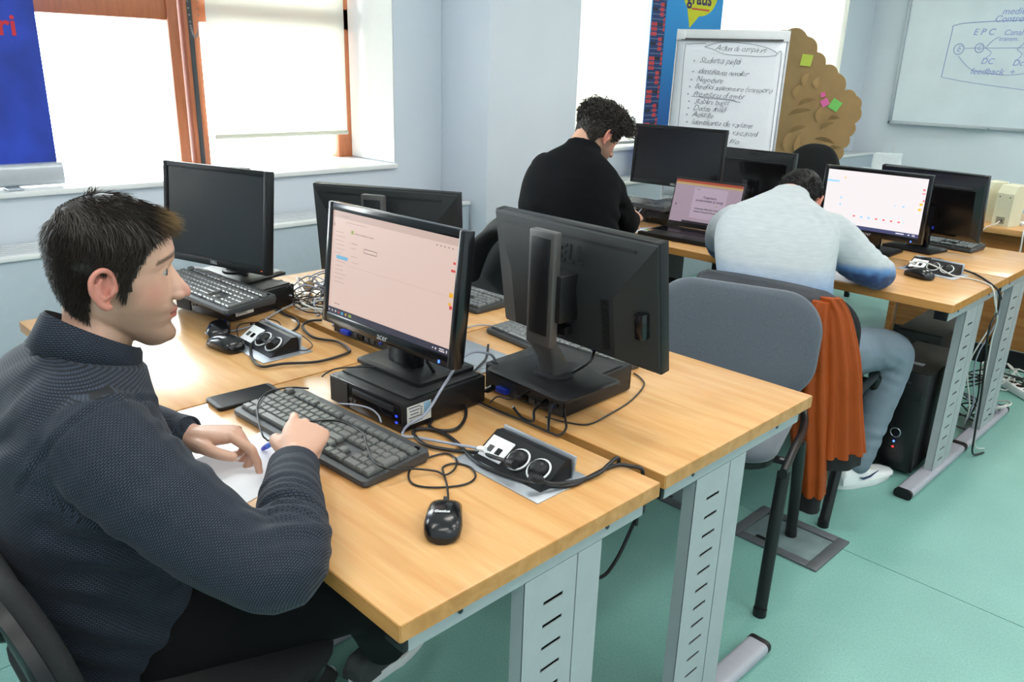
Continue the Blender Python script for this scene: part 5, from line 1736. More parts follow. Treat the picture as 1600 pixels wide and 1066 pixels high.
def ear(m, s):
    k = 0.86

    def P(y, z, x=0.0):
        return (s*(0.0735+x*1.1), -0.010+(y+.012)*k, -0.004+z*k)
    m.tube([P(0.006, -0.012), P(0.004, 0.016, .003), P(-0.006, 0.031, .009), P(-0.020, 0.030, .013), P(-0.030, 0.016, .015), P(-0.031, -0.002, .014), P(-0.024, -0.020, .010), P(-0.012, -0.034, .006), P(-0.002, -0.032, .003)],
           [.004, .0042, .0044, .0046, .0046, .0046, .0052, .0066, .0055], 10, 5)
    m.tube([P(-0.014, 0.018, .009), P(-0.020, 0.004, .010), P(-0.016, -0.014, .009), P(-0.008, -0.020, .007)], .0042, 8, 4)
    m.tube([P(0.003, -0.002, .002), P(0.000, -0.010, .005), P(-0.002, -0.016, .003)], .0042, 8, 4)
    m.loft([[(s*(0.0735+x-0.2*dy*q), -0.010-0.002*k+dy*math.cos(a_), -0.004+0.031*k*q*math.sin(a_)) for a_ in [2*math.pi*j/18 for j in range(18)]] for x, q, dy in ((-0.010, .95, .018), (0.0025, .98, .0185), (0.0055, .9, .016))])


def head_shapes(M, fine=True):
    m = MB()
    ts = [i/44 for i in range(45)]
    m.loft([head_ring(t, 48) for t in ts], True, M)
    h = MB()
    # nose
    h.tube([(0, .077, .018), (0, .0840, .004), (0, .0940, -.014), (0, .1050, -.0320), (0, .1030, -.0400)], [.0066, .0064, .0072, .0088, .0078], 12, 6)
    h.tube([(0, .070, .014), (0, .081, -.010), (0, .088, -.030), (0, .087, -.038)], [.011, .0135, .0150, .0140], 14, 5)
    for s in (-1, 1):
        h.sphere((s*.0115, .0930, -.0375), (.0078, .0110, .0074), 12, 8)
        h.tube([(s*.010, .0830, .0280), (s*.030, .0820, .0335), (s*.048, .0680, .0290)], [.006, .0075, .005], 10, 5)     # brow ridge
        h.tube([(s*.0190, .0755, .0110), (s*.0255, .0795, .0150), (s*.0330, .0800, .0158), (s*.0405, .0755, .0135), (s*.0460, .0690, .0080)], [.003, .0038, .0040, .0038, .003], 8, 5)
        h.tube([(s*.0190, .0755, .0050), (s*.0260, .0775, .0018), (s*.0330, .0775, .0010), (s*.0400, .0740, .0022), (s*.0455, .0690, .0055)], [.0028, .0032, .0034, .0032, .0028], 8, 5)
        ear(h, s)
    h.tube([(-.024, .0740, -.0625), (-.011, .0845, -.0590), (0, .0875, -.0600), (.011, .0845, -.0590), (.024, .0740, -.0625)], [.002, .0050, .0052, .0050, .002], 10, 5)
    h.tube([(-.022, .0740, -.0665), (-.010, .0830, -.0690), (0, .0855, -.0695), (.010, .0830, -.0690), (.022, .0740, -.0665)], [.002, .0052, .0060, .0052, .002], 10, 5)
    h.sphere((0, .0730, -.1000), (.022, .016, .016), 12, 8)
    m.add(h.v, h.f, M)
    return m


def head_paint(me, M, skin, stubble, ear_c, lip, brow):
    """albedo of the skin: lips, ears, brows and shaved stubble; also sinks the eye sockets"""
    Mi = M.inverted()
    a = coords(me)
    h = a @ np.array(Mi.to_3x3()).T + np.array(Mi.translation)
    x, y, z = h[:, 0], h[:, 1], h[:, 2]
    col = np.tile(np.array(skin), (len(a), 1))

    def mix(mask, c):
        mk = np.clip(mask, 0, 1)[:, None]
        return col*(1-mk)+np.array(c)*mk
    inhead = (np.abs(x) < .12) & (np.abs(y) < .14) & (np.abs(z) < .14)
    if stubble is not None:
        jaw = np.clip((-.018-z)/.03, 0, 1)*np.clip((y+.02)/.03, 0, 1)*inhead
        jaw = np.maximum(jaw, 0.9*np.clip((.030-np.abs(y-.018))/.02, 0, 1)*np.clip((.0-z)/.02, 0, 1)*(np.abs(x) > .045)*inhead)
        jaw *= 1-0.8*np.exp(-((y-.075)**2/.02**2+(z+.030)**2/.018**2+(np.abs(x)-.028)**2/.018**2))
        col = mix(jaw*0.75, stubble)
    cheek = np.exp(-((np.abs(x)-.05)**2+(y-.055)**2+(z+.02)**2)/.022**2)*0.45
    nose_ = np.exp(-(x**2/.014**2+(y-.112)**2/.018**2+(z+.034)**2/.014**2))*0.6
    col = mix(np.maximum(cheek, nose_), ear_c)
    er = (np.abs(x) > .0735) & (y < .014) & (y > -.045) & (np.abs(z) < .045)
    col = mix(er*0.85, ear_c)
    lips = np.exp(-((z+.0645)/.0085)**4)*(np.abs(x) < .024)*(y > .072)*np.clip(1.25-(np.abs(x)/.024)**2, 0, 1)
    col = mix(lips*0.9, lip)
    mouth = np.exp(-((z+.0638)/.0014)**2)*(np.abs(x) < .024)*(y > .070)
    col = mix(mouth, (0.10, 0.03, 0.03))
    bz = .0345-.35*np.clip(np.abs(x)-.034, 0, 1)
    br = np.exp(-((z-bz)/.0038)**4)*(np.abs(x) > .011)*(np.abs(x) < .058)*(y > .045)
    col = mix(br*0.9, brow)
    # eye sockets
    d2 = ((np.abs(x)-.032)/.0150)**2+((z-.0085)/.0095)**2
    sink = np.exp(-d2)*(y > .05)*inhead*0.0045
    ydir = np.array(M.to_3x3() @ V((0, 1, 0)))
    a2 = a-sink[:, None]*ydir
    set_coords(me, a2)
    return col


EYEW = mat('eye_white', srgb(176, 170, 164), 0.25, noise_amt=0.02)
EYEI = mat('eye_iris', srgb(70, 74, 70), 0.2, noise_amt=0.1, noise_scale=400)
LASH = mat('lashes', srgb(40, 30, 26), 0.6, noise_amt=0.1)


def eyes(M, parent, base):
    for s in (-1, 1):
        e = MB().sphere((s*.0325, .0672, .0085), .0118, 16, 12, M).build('eyeball', EYEW, parent, 60, loc=base)
        MB().lathe([(.0064, -.0012), (.0062, .0002), (.001, .0010)], 16, M @ TR(s*.0330, .0785, .0082, R(-90))).build('iris', EYEI, e, 60)
        lp = []
        for az in (-75, -45, -15, 15, 45, 75):
            el = R(34-0.12*abs(az))
            lp.append(M @ V((s*.0325+0.0128*math.sin(R(az))*math.cos(el), .0672+0.0128*math.cos(R(az))*math.cos(el), .0085+0.0128*math.sin(el))))
        MB().tube(lp, .0016, 6, 4).build('upper_lashes', LASH, e, 60)


HAIRLINE = [(0, .076), (.50, .075), (.72, .068), (.86, .054), (1.00, .036), (1.14, .014), (1.24, -.012), (1.30, -.024), (1.42, -.022), (1.49, .018), (1.80, .022), (2.02, -.030), (2.25, -.082), (3.15, -.092)]


def hair_pts(n, rd, line, off, zmin=None):
    """random points on the scalp above the hair line: (point, outward normal)"""
    out = []
    while len(out) < n:
        t = rd.uniform(0.12, 0.999)
        a = rd.uniform(0, 2*math.pi)
        f, b, w = interp(t, F_)+off, -interp(t, B_)-off, interp(t, W_)+off
        c, s = math.cos(a), math.sin(a)
        p = V((w*math.copysign(abs(c)**.86, c), (f if s > 0 else -b)*math.copysign(abs(s)**.86, s), (t-.5)*HH+(off*.9 if t > .9 else 0)))
        ph = math.atan2(abs(p.x), p.y)
        if p.z < interp(ph, line)+rd.uniform(-.004, .004):
            continue
        nm = V((p.x/(w*w), p.y/((f if s > 0 else b)**2), p.z/(.118**2)*0.9)).normalized()
        out.append((p, nm))
    return out


def hair_cap(M, line, thick, seed):
    """closed-looking shell of hair under the strands"""
    n, rows = 72, 60
    m = MB()
    grid = []
    for i in range(rows+1):
        t = 0.12+0.88*i/rows
        grid.append([(V(p)) for p in head_ring(min(t, 1), n, thick(t))])
    vs, fs, idx = [], [], {}
    for i in range(rows):
        for k in range(n):
            q = [(i, k), (i, (k+1) % n), (i+1, (k+1) % n), (i+1, k)]
            c = sum((grid[a][b] for a, b in q), V())/4
            ph = math.atan2(abs(c.x), c.y)
            if c.z < interp(ph, line):
                continue
            f = []
            for a, b in q:
                if (a, b) not in idx:
                    idx[(a, b)] = len(vs)
                    p = grid[a][b]
                    g = noise.noise(p*60+V((seed, 0, 0)))*0.003+noise.noise(p*25+V((0, seed, 0)))*0.003
                    vs.append(p+p.normalized()*g)
                f.append(idx[(a, b)])
            fs.append(tuple(f))
    fs.append(tuple(idx[(rows, k)] for k in range(n) if (rows, k) in idx))
    m.add(vs, fs, M)
    return m


def strands(m, M, items, rad, n=3):
    """items: (root, direction, length, bend vector)"""
    for p, d, ln, bend in items:
        p1 = p+d*ln*0.5+bend*ln*0.15
        p2 = p+d*ln+bend*ln*0.6
        x = d.orthogonal().normalized()
        y = d.cross(x)
        vs = []
        for q, r in ((p, rad), (p1, rad*0.9), (p2, rad*0.15)):
            for k in range(n):
                a = 2*math.pi*k/n
                vs.append(q+x*(r*math.cos(a))+y*(r*math.sin(a)))
        fs = []
        for i in range(2):
            for k in range(n):
                fs.append((i*n+k, i*n+(k+1) % n, (i+1)*n+(k+1) % n, (i+1)*n+k))
        m.add(vs, fs, M)


def hand_shapes(M, side, curls, thumb, spread=(7, 2, -3, -9)):
    """side +1 right, -1 left; local x to the fingers, z out of the back of the hand; thumb side = +y*side. curls = 4 x (mcp,pip,dip) degrees, index first"""
    m = MB()
    S = Matrix.Scale(side, 4, V((0, 1, 0)))
    T = M @ S
    # palm
    pal = []
    for x, w, h, yo in ((-.010, .024, .018, 0), (.010, .027, .019, .001), (.035, .036, .0185, .002), (.060, .0405, .0165, .001), (.080, .0405, .0140, 0), (.090, .038, .0115, -.001)):
        pal.append([(x, yo+w*math.copysign(abs(math.cos(a))**.8, math.cos(a)), h*math.copysign(abs(math.sin(a))**.9, math.sin(a))) for a in [2*math.pi*q/20 for q in range(20)]])
    m.loft(pal, True, T)
    m.tube([(.012, .016, -.006), (.032, .030, -.010), (.046, .034, -.008)], [.016, .0165, .011], 12, 4, T)
    base = [(.088, .0285), (.092, .0095), (.0885, -.0100), (.080, -.0280)]
    lens = [(.042, .025, .021), (.046, .029, .022), (.043, .027, .021), (.034, .020, .019)]
    rads = [(.0092, .0082, .0072), (.0094, .0084, .0073), (.0090, .0080, .0070), (.0080, .0070, .0062)]
    tips = []
    for i in range(4):
        a = 0.0
        p = V((base[i][0], base[i][1], 0.001))
        pts, rr = [V((p.x-.022, p.y*.92, 0.0)), p.copy()], [rads[i][0], rads[i][0]*1.08]
        for j in range(3):
            a += R(curls[i][j])
            sp = R(spread[i])
            d = V((math.cos(a)*math.cos(sp), math.sin(sp)*max(0.15, math.cos(a)), -math.sin(a)))
            p = p+d*lens[i][j]
            pts.append(p.copy())
            rr.append(rads[i][j]*(0.97 if j < 2 else .88))
        q = [pts[0]]
        for u in range(1, len(pts)):
            q.append(pts[u-1].lerp(pts[u], 0.5))
            q.append(pts[u])
        r2 = [rr[0]]
        for u in range(1, len(rr)):
            r2.append((rr[u-1]+rr[u])/2*.97)
            r2.append(rr[u])
        m.tube(q, r2, 12, 3, T)
        m.sphere(pts[-1], rr[-1], 12, 8, T)
        tips.append((T @ pts[-1], T.to_3x3() @ d))
    tp = [V((.020, .026, -.008))]+[V(p) for p in thumb]
    m.tube(tp, [.014, .0125, .0105, .0090][:len(tp)], 12, 5, T)
    m.sphere(tp[-1], .0090, 12, 8, T)
    tips.append((T @ tp[-1], T.to_3x3() @ (tp[-1]-tp[-2]).normalized()))
    # wrist and forearm stub
    m.tube([(-.085, 0, .002), (-.045, 0, .001), (-.005, 0, 0), (.015, 0.001, 0)], [.034, .0285, .0235, .024], 16, 4, T, flat=(1, .85))
    m.tube([(-.085, 0, .002), (-.045, 0, .001), (-.005, 0, 0), (.015, 0.001, 0)], [.032, .027, .024, .024], 16, 4, T)
    return m, tips


def basis(o, x, z):
    x = V(x).normalized()
    z = V(z)
    z = (z-x*z.dot(x)).normalized()
    y = z.cross(x)
    M = Matrix((x, y, z)).transposed().to_4x4()
    M.translation = V(o)
    return M


def head_M(c, yaw, pitch=0.0, roll=0.0):
    return Matrix.Translation(V(c)) @ Matrix.Rotation(R(yaw), 4, 'Z') @ Matrix.Rotation(R(pitch), 4, 'X') @ Matrix.Rotation(R(roll), 4, 'Y')


def torso(m, secs, n=40, p=0.82):
    """secs: (centre, right vector, half width, front depth, back depth, up-ish normal)"""
    rings = []
    for c, rv, hw, fd, bd, up in secs:
        rv = V(rv).normalized()
        up = V(up).normalized()
        fv = up.cross(rv).normalized()
        rg = []
        for k in range(n):
            a = 2*math.pi*k/n
            cc, ss = math.cos(a), math.sin(a)
            rg.append(V(c)+rv*(hw*math.copysign(abs(cc)**p, cc))+fv*((fd if ss > 0 else bd)*math.copysign(abs(ss)**p, ss)))
        rings.append(rg)
    out = []
    for i in range(len(rings)-1):
        for q in range(4):
            u = q/4
            p0, p1, p2, p3 = rings[max(i-1, 0)], rings[i], rings[i+1], rings[min(i+2, len(rings)-1)]
            out.append([0.5*((2*B)+(C_-A)*u+(2*A-5*B+4*C_-D_)*u*u+(3*B-A-3*C_+D_)*u**3) for A, B, C_, D_ in zip(p0, p1, p2, p3)])
    out.append(rings[-1])
    m.loft(out)


def wrinkle(me, specs, fine=0.0015, seed=0.0, big=0.0):
    """cloth folds: specs = (centre, radius, fold direction, wavelength, amplitude)"""
    a, nrm = coords(me), normals(me)
    d = np.zeros(len(a))
    warp = np.array([noise.noise(V(p)*9+V((seed, 0, 0))) for p in a])*3.2 if specs else 0
    for c, rad, dr, wl_, am in specs:
        r_ = a-np.array(c)
        wgt = np.exp(-(r_**2).sum(1)/rad**2)
        dv = np.array(V(dr).normalized())
        ph = r_ @ dv/wl_*2*np.pi
        s = np.sin(ph+warp)
        d += wgt*am*(np.sign(s)*np.abs(s)**0.7*0.6+0.4*np.sin(ph*0.53+warp*1.7))
    if fine or big:
        d += np.array([noise.noise(V(p)*28+V((seed, 3, 0)))*fine+(noise.noise(V((p[0]*7, p[1]*7, p[2]*7))+V((0, seed, 0))))*big for p in a])
    set_coords(me, a+nrm*d[:, None])


def seam(me, c, n, rad):
    """stitched armhole: a narrow groove where the sleeve is set in"""
    a, nm = coords(me), normals(me)
    n = np.array(V(n).normalized())
    r_ = a-np.array(c)
    h = r_ @ n
    w = np.exp(-(h/.0045)**2)*(np.linalg.norm(r_, axis=1) < rad)
    w2 = np.exp(-((h+.009)/.006)**2)*(np.linalg.norm(r_, axis=1) < rad)
    set_coords(me, a+nm*(-.0035*w+.0018*w2)[:, None])


def pattern(me, bones):
    """fabric coordinates that follow each limb"""
    a = coords(me)
    best = np.full(len(a), 1e9)
    uv = np.zeros((len(a), 3), dtype=np.float32)
    for p, q, rad, ref in bones:
        p, q = np.array(p), np.array(q)
        ax = q-p
        L = np.linalg.norm(ax)
        ax = ax/L
        r_ = a-p
        v = r_ @ ax
        vc = np.clip(v, 0, L)
        rad_v = r_-np.outer(v, ax)
        dist = np.linalg.norm(a-(p+np.outer(vc, ax)), axis=1)-rad
        x = np.array(ref)-ax*np.dot(ref, ax)
        x /= np.linalg.norm(x)
        y = np.cross(ax, x)
        u = np.arctan2(rad_v @ y, rad_v @ x)*rad
        mk = dist < best
        best[mk] = dist[mk]
        uv[mk, 0] = u[mk]
        uv[mk, 1] = v[mk]
    at = me.attributes.new('weave', 'FLOAT_VECTOR', 'POINT')
    at.data.foreach_set('vector', uv.ravel())


def shirt_mat():
    m = mat('navy_dotted_cotton', srgb(30, 35, 44), 0.8, spec=0.3, sheen=0.05)
    nt = m.node_tree
    at = nt.nodes.new('ShaderNodeAttribute')
    at.attribute_name = 'weave'
    br = nt.nodes.new('ShaderNodeTexBrick')
    br.offset = 0.5
    br.inputs['Color1'].default_value = srgb(50, 60, 76)
    br.inputs['Color2'].default_value = srgb(44, 53, 67)
    br.inputs['Mortar'].default_value = srgb(17, 20, 27)
    br.inputs['Scale'].default_value = 1.0
    br.inputs['Mortar Size'].default_value = 0.0009
    br.inputs['Mortar Smooth'].default_value = 0.4
    br.inputs['Brick Width'].default_value = 0.0058
    br.inputs['Row Height'].default_value = 0.0031
    nt.links.new(at.outputs['Vector'], br.inputs['Vector'])
    nt.links.new(br.outputs['Color'], nt.nodes['Principled BSDF'].inputs['Base Color'])
    return m


def person(label, base):
    return thing('person', label, 'person', base)


def body_mesh(parts, paint, name, parent, base, M):
    me = join_meshes(parts, name)
    cols = head_paint(me, M, *paint)
    vcol(me, cols)
    return link(name, me, attr_mat('skin', rough=0.5, sss=0.12, bump=0.12, bump_scale=500), parent, loc=base)


def lin(*c):
    return srgb(*c)[:3]


def nails(tips, M, parent, base, up):
    for p, d in tips:
        d = V(d).normalized()
        u = V(up)
        u = (u-d*u.dot(d)).normalized()
        T = basis(p+d*0.0005+u*0.0052, d, u)
        MB().sphere((0, 0, 0), (.0058, .0046, .0018), 12, 6, T).build('fingernail', mat('nail', srgb(214, 168, 152), 0.3, noise_amt=0.03), parent, 60, loc=base)


# ------------------------------------------------------------------ the writing man in front
B1 = V((-0.59, -0.15, 0.0))
O1 = -B1
p1 = person('man in a dark dotted shirt writing at the front table', B1)
M1 = head_M((-0.580, -0.112, 1.124), -20, -3)
hm = head_shapes(M1)
hm.tube([M1 @ V((0, -.018, -.020)), M1 @ V((0, -.022, -.075)), V((-.583, -.152, 1.010)), V((-.583, -.175, .95))], [.054, .0525, .053, .052], 20, 5)
head1 = voxel(hm, 0.0024, 6, 0.5, 'head')
Rh = basis((-.408, .088, .800), (-.66, .70, .22), (.58, -.10, .80))
hr, tips_r = hand_shapes(Rh, 1, [(30, 66, 34), (48, 74, 44), (58, 78, 46), (64, 78, 46)], [(.046, .044, -.018), (.068, .044, -.034), (.084, .032, -.044)])
hr.tube([(-.33, .03, .79), (-.408, .088, .800)], [.034, .026], 14, spline=False)
Lh = basis((-.632, -.005, .790), (.62, .72, .05), (-.10, .20, .97))
hl, tips_l = hand_shapes(Lh, -1, [(34, 34, 14), (55, 62, 30), (62, 70, 40), (62, 70, 40)], [(.048, .050, -.012), (.072, .055, -.022), (.094, .050, -.030)])
hl.tube([(-.72, -.05, .785), (-.632, -.005, .790)], [.034, .026], 14, spline=False)
core = MB()
core.limb([(-.585, -.19, .50), (-.585, -.20, .75), (-.583, -.18, .92)], [.11, .11, .05])
core.limb([(-.583, -.18, .93), (-.44, -.20, .91), (-.318, -.16, .838), (-.18, -.08, .78), (-.30, .01, .79)], [.06, .05, .045, .04, .035])
core.limb([(-.583, -.165, .95), (-.74, -.15, .93), (-.82, -.09, .80), (-.72, -.05, .785)], [.06, .05, .04, .035])
body1 = body_mesh([head1, voxel(hr, 0.0022, 3, 0.5, 'hand'), voxel(hl, 0.0022, 3, 0.5, 'hand'), voxel(core, 0.012, 2, .5, 'core')],
                  (lin(204, 162, 140), lin(140, 112, 92), lin(200, 124, 108), lin(190, 104, 96), lin(70, 54, 44)), 'body', p1, O1, M1)
eyes(M1, p1, O1)
nails([tips_l[0]], None, p1, O1, (.3, -.2, .9))
nails([tips_l[4]], None, p1, O1, (.5, -.5, .7))
# hair
rd = random.Random(21)
hc = hair_cap(M1, HAIRLINE, lambda t: 0.003+0.001*max(0, min(1, (t-.55)/.35)), 2.0)
hair1 = hc.build('hair', attr_mat('dark_brown_hair', 'tone', 0.5, spec=0.35), p1, 60, loc=O1)
st = MB()
items = []
for p, nm in hair_pts(17000, rd, HAIRLINE, 0.003):
    top = max(0.0, min(1.0, (p.z-0.045)/.06))
    crown = V((0, -.050, .12))
    away = (p-crown)
    away = (away-nm*away.dot(nm))
    away = away.normalized() if away.length > 1e-4 else V((0, 1, 0))
    down = V((0, -.75 if p.y > .02 else -.2, -1))
    down = (down-nm*down.dot(nm)).normalized()
    d = (away*top+down*(1-top)*0.9)
    d = d.normalized()
    sg = .12+.10*top
    jit = V((rd.gauss(0, sg), rd.gauss(0, sg), rd.gauss(0, sg)))
    front = max(0.0, min(1.0, (p.y-.030)/.035))*max(0, min(1, (p.z-.06)/.03))
    tex = noise.noise(p*45)
    crn = max(0.0, 1-(p-crown).length/.05)
    d = (d+nm*(0.10+0.18*top*(1-crn)+0.20*top*tex*(1-crn)+0.60*front)+V((0, .7, -.15))*crn+jit*(1-.6*crn)+V((.10*tex, .30, .30))*front).normalized()
    ln = 0.012+0.014*top*rd.uniform(.6, 1.1)+0.014*front*rd.random()
    q = p+nm*(0.0005+top*(0.0008+0.0045*rd.random()))
    items.append((q, d, ln, V((rd.gauss(0, .2), rd.gauss(0, .2)+.2*front, -.30+.25*front))))
strands(st, M1, items, 0.00062)
me = st.mesh('hair_strands', 0)
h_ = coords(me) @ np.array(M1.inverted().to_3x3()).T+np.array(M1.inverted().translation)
backlit_ = np.clip((h_[:, 1]-.068)/.03, 0, 1)*np.clip((h_[:, 2]-.055)/.03, 0, 1)  # backlight on the front fringe, put into the strand colour
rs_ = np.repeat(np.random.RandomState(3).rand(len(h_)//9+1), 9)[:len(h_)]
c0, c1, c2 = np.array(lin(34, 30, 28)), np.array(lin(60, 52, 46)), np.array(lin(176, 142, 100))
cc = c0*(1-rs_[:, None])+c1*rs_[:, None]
cc = cc*(1-0.75*backlit_[:, None])+c2*0.75*backlit_[:, None]
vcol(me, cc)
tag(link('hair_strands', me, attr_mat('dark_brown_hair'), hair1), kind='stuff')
vcol(hair1.data, np.tile(np.array(lin(34, 29, 26)), (len(hair1.data.vertices), 1)))
# shirt
sh = MB()
rv = (1, -.03, 0)
torso(sh, [((-.59, -.165, .455), rv, .175, .13, .145, (0, 0, 1)), ((-.59, -.175, .56), rv, .182, .135, .15, (0, 0, 1)), ((-.59, -.185, .68), rv, .185, .135, .158, (0, .02, 1)),
           ((-.588, -.190, .80), rv, .196, .130, .160, (0, .05, 1)), ((-.585, -.185, .88), rv, .208, .115, .145, (0, .12, 1)), ((-.583, -.178, .938), rv, .200, .092, .118, (0, .25, 1)),
           ((-.582, -.170, .978), rv, .150, .085, .090, (0, .3, 1)), ((-.582, -.158, 1.000), rv, .085, .078, .075, (0, .35, 1))])
RA = [(-.440, -.205, .918), (-.395, -.195, .890), (-.318, -.160, .838), (-.240, -.120, .795), (-.172, -.082, .776), (-.195, -.045, .790), (-.275, .002, .795), (-.335, .038, .794), (-.368, .058, .795)]
sh.limb(RA, [.078, .080, .073, .066, .060, .057, .052, .046, .041])
LA = [(-.735, -.155, .935), (-.79, -.13, .89), (-.835, -.095, .82), (-.80, -.07, .792), (-.72, -.045, .790), (-.650, -.014, .790)]
sh.limb(LA, [.078, .076, .064, .056, .048, .040])
shirt = voxel(sh, 0.005, 5, 0.5, 'shirt')
wrinkle(shirt, [((-.20, -.05, .80), .065, (-.5, .3, .8), .030, .006), ((-.30, .01, .80), .06, (-.8, .55, .2), .031, .0035), ((-.34, -.16, .86), .09, (.6, .3, -.7), .05, .005),
                ((-.45, -.20, .80), .12, (.3, .2, .9), .055, .008), ((-.52, -.22, .62), .14, (.2, .5, .8), .05, .010), ((-.43, -.22, .72), .10, (.5, .1, .8), .045, .008), ((-.235, -.02, .835), .05, (-.75, .6, .0), .021, .006), ((-.55, -.28, .88), .12, (.5, .2, -.8), .06, .006), ((-.40, -.11, .92), .06, (.5, .6, -.6), .03, .004)], 0.0008, 1.0, 0.005)
seam(shirt, (-.452, -.200, .915), (.80, .25, -.55), .125)
pattern(shirt, [((-.59, -.18, .40), (-.583, -.165, 1.02), .17, (0, 1, 0)), ((-.45, -.21, .925), (-.172, -.082, .776), .068, (0, 1, -.5)), ((-.172, -.082, .776), (-.383, .068, .795), .05, (0, 0, -1)),
                ((-.73, -.155, .935), (-.835, -.095, .82), .07, (-1, 0, 0)), ((-.835, -.095, .82), (-.65, -.014, .79), .05, (0, 0, -1))])
SHM = shirt_mat()
shirt_o = link('shirt', shirt, SHM, p1, loc=O1)


def cuff(pts, r, name='cuff'):
    m = MB()
    d = (V(pts[1])-V(pts[0])).normalized()
    x = d.cross(V((0, 0, 1))).normalized()
    y = d.cross(x)
    rings = []
    for t_, k in ((0, 1.0), (.15, 1.03), (1.0, 1.0), (1.0, .90), (.0, .90)):
        c = V(pts[0]).lerp(V(pts[1]), t_)
        rings.append([c+x*(r*k*math.cos(2*math.pi*q/28))+y*(r*k*.92*math.sin(2*math.pi*q/28)) for q in range(28)])
    m.loft(rings, False)
    o = m.build(name, SHM, shirt_o, 50)
    pattern(o.data, [(tuple(pts[0]), tuple(pts[1]), r, (0, 0, -1))])
    return o


cuff([(-.330, .032, .794), (-.391, .074, .797)], .043)
cuff([(-.705, -.038, .790), (-.633, -.006, .790)], .041)
# collar: stand and fallen leaf around the neck
m = MB()
rings = []
for s_, zz, k in ((0, -.045, 1.10), (0, .028, .95), (0, .034, .98), (1, .028, 1.05), (1, -.022, 1.20)):
    rg = []
    for q in range(41):
        a = R(-158+316*q/40)-R(90)
        rx, ry = .063*k, .064*k
        rg.append(V((-.584+rx*math.cos(a), -.160+ry*math.sin(a)+zz*0.35, 1.004+zz-0.040*math.sin(a)*k)))
    rings.append(rg)
m.loft(rings, False, closed=False)
co = m.build('collar', SHM, shirt_o, 50)
sd = co.modifiers.new('thick', 'SOLIDIFY')
sd.thickness = 0.002
pattern(co.data, [((-.584, -.150, .98), (-.584, -.150, 1.08), .075, (0, 1, 0))])
# trousers and shoes
BLKT = mat('black_trousers', srgb(9, 9, 11), 0.9, spec=0.2, noise_amt=0.15, noise_scale=60)
tr = MB()
tr.limb([(-.585, -.16, .52), (-.585, -.14, .50)], [.15, .15])
tr.limb([(-.50, -.14, .50), (-.43, .03, .535), (-.355, .18, .535), (-.365, .22, .46), (-.55, .36, .20), (-.64, .42, .09)], [.112, .108, .088, .076, .060, .050])
tr.limb([(-.68, -.12, .50), (-.69, .08, .525), (-.69, .20, .515), (-.69, .23, .44), (-.70, .16, .20), (-.70, .14, .09)], [.095, .088, .068, .064, .052, .048])
link('trousers', voxel(tr, 0.010, 4, .5, 'trousers'), BLKT, p1, loc=O1)


def shoe(parent, base, pos, rz, upper, sole, lace, swoosh=None):
    M = TR(pos[0], pos[1], pos[2], 0, 0, rz)
    prof = [(-.075, .030, .062), (-.055, .036, .085), (-.02, .037, .088), (.02, .038, .078), (.06, .041, .062), (.10, .045, .050), (.14, .046, .043), (.175, .040, .036), (.198, .024, .028)]
    rings = []
    for y_, hw, h in prof:
        rings.append([(hw*math.copysign(abs(math.cos(a))**.7, math.cos(a)), y_, .022+(h-.022)*max(0, math.sin(a))**.75 if math.sin(a) > 0 else .022) for a in [2*math.pi*q/20 for q in range(20)]])
    o = MB().loft(rings, True, M).build('shoe', upper, parent, 60, loc=base)
    sol = [(.043*math.cos(a)*(1.0 if math.sin(a) < 0 else 1.12), .062+.142*math.sin(a)) for a in [2*math.pi*q/28 for q in range(28)]]
    MB().loft([[(x*.96, y, 0) for x, y in sol], [(x*1.04, y, .012) for x, y in sol], [(x, y, .028) for x, y in sol]], True, M).build('sole', sole, o, 50)
    for k in range(4):
        y_ = .02+k*.022
        h = interp(y_, [(a, c) for a, _, c in prof])
        MB().tube([(-.026, y_, h*.86), (0, y_+.004, h+.002), (.026, y_, h*.86)], .0028, 6, 4, M).build('lace', lace, o, 50)
    if swoosh:
        MB().loft([[(x, .045-.005+.050*c, .045+z_) for c, z_ in ((-1, .004), (-.5, -.010), (.2, -.006), (1.0, .014), (.1, .0), (-.5, -.001))] for x in (.0395, .0425)], True, M).build('side_mark', swoosh, o, 0)
    return o


SHW = mat('white_leather', srgb(222, 226, 226), 0.45, noise_amt=0.03)
SHD = mat('dark_shoe', srgb(60, 62, 62), 0.6, noise_amt=0.08)
shoe(p1, O1, (-.66, .40, .001), R(12), SHD, SHW, SHW)
shoe(p1, O1, (-.70, .12, .001), R(4), SHD, SHW, SHW)

# ------------------------------------------------------------------ the curly haired man
B2 = V((-1.37, 1.98, 0.0))
O2 = -B2
p2 = person('curly haired man in a black sweater bent over paper', B2)
M2 = head_M((-1.405, 2.055, 1.195), -14, -30)
hm = head_shapes(M2)
hm.tube([M2 @ V((0, -.030, -.020)), M2 @ V((0, -.040, -.08)), V((-1.40, 1.95, 1.085)), V((-1.37, 1.93, 1.02))], [.058, .057, .062, .08], 18, 5)
Rh2 = basis((-1.450, 2.395, .818), (-.45, .88, .05), (.55, .20, .8))
hr2, tp2 = hand_shapes(Rh2, 1, [(45, 62, 30), (55, 70, 40), (60, 75, 45), (62, 75, 45)], [(.046, .044, -.018), (.066, .042, -.034), (.080, .030, -.042)])
Lh2 = basis((-1.60, 2.40, .790), (.35, .93, 0), (0, .1, 1))
hl2, _ = hand_shapes(Lh2, -1, [(20, 30, 14), (22, 30, 14), (24, 30, 14), (26, 30, 14)], [(.046, .046, -.012), (.068, .050, -.018), (.086, .046, -.022)])
core = MB()
core.limb([(-1.36, 1.93, .50), (-1.36, 1.90, .80), (-1.37, 1.93, 1.02)], [.11, .11, .09])
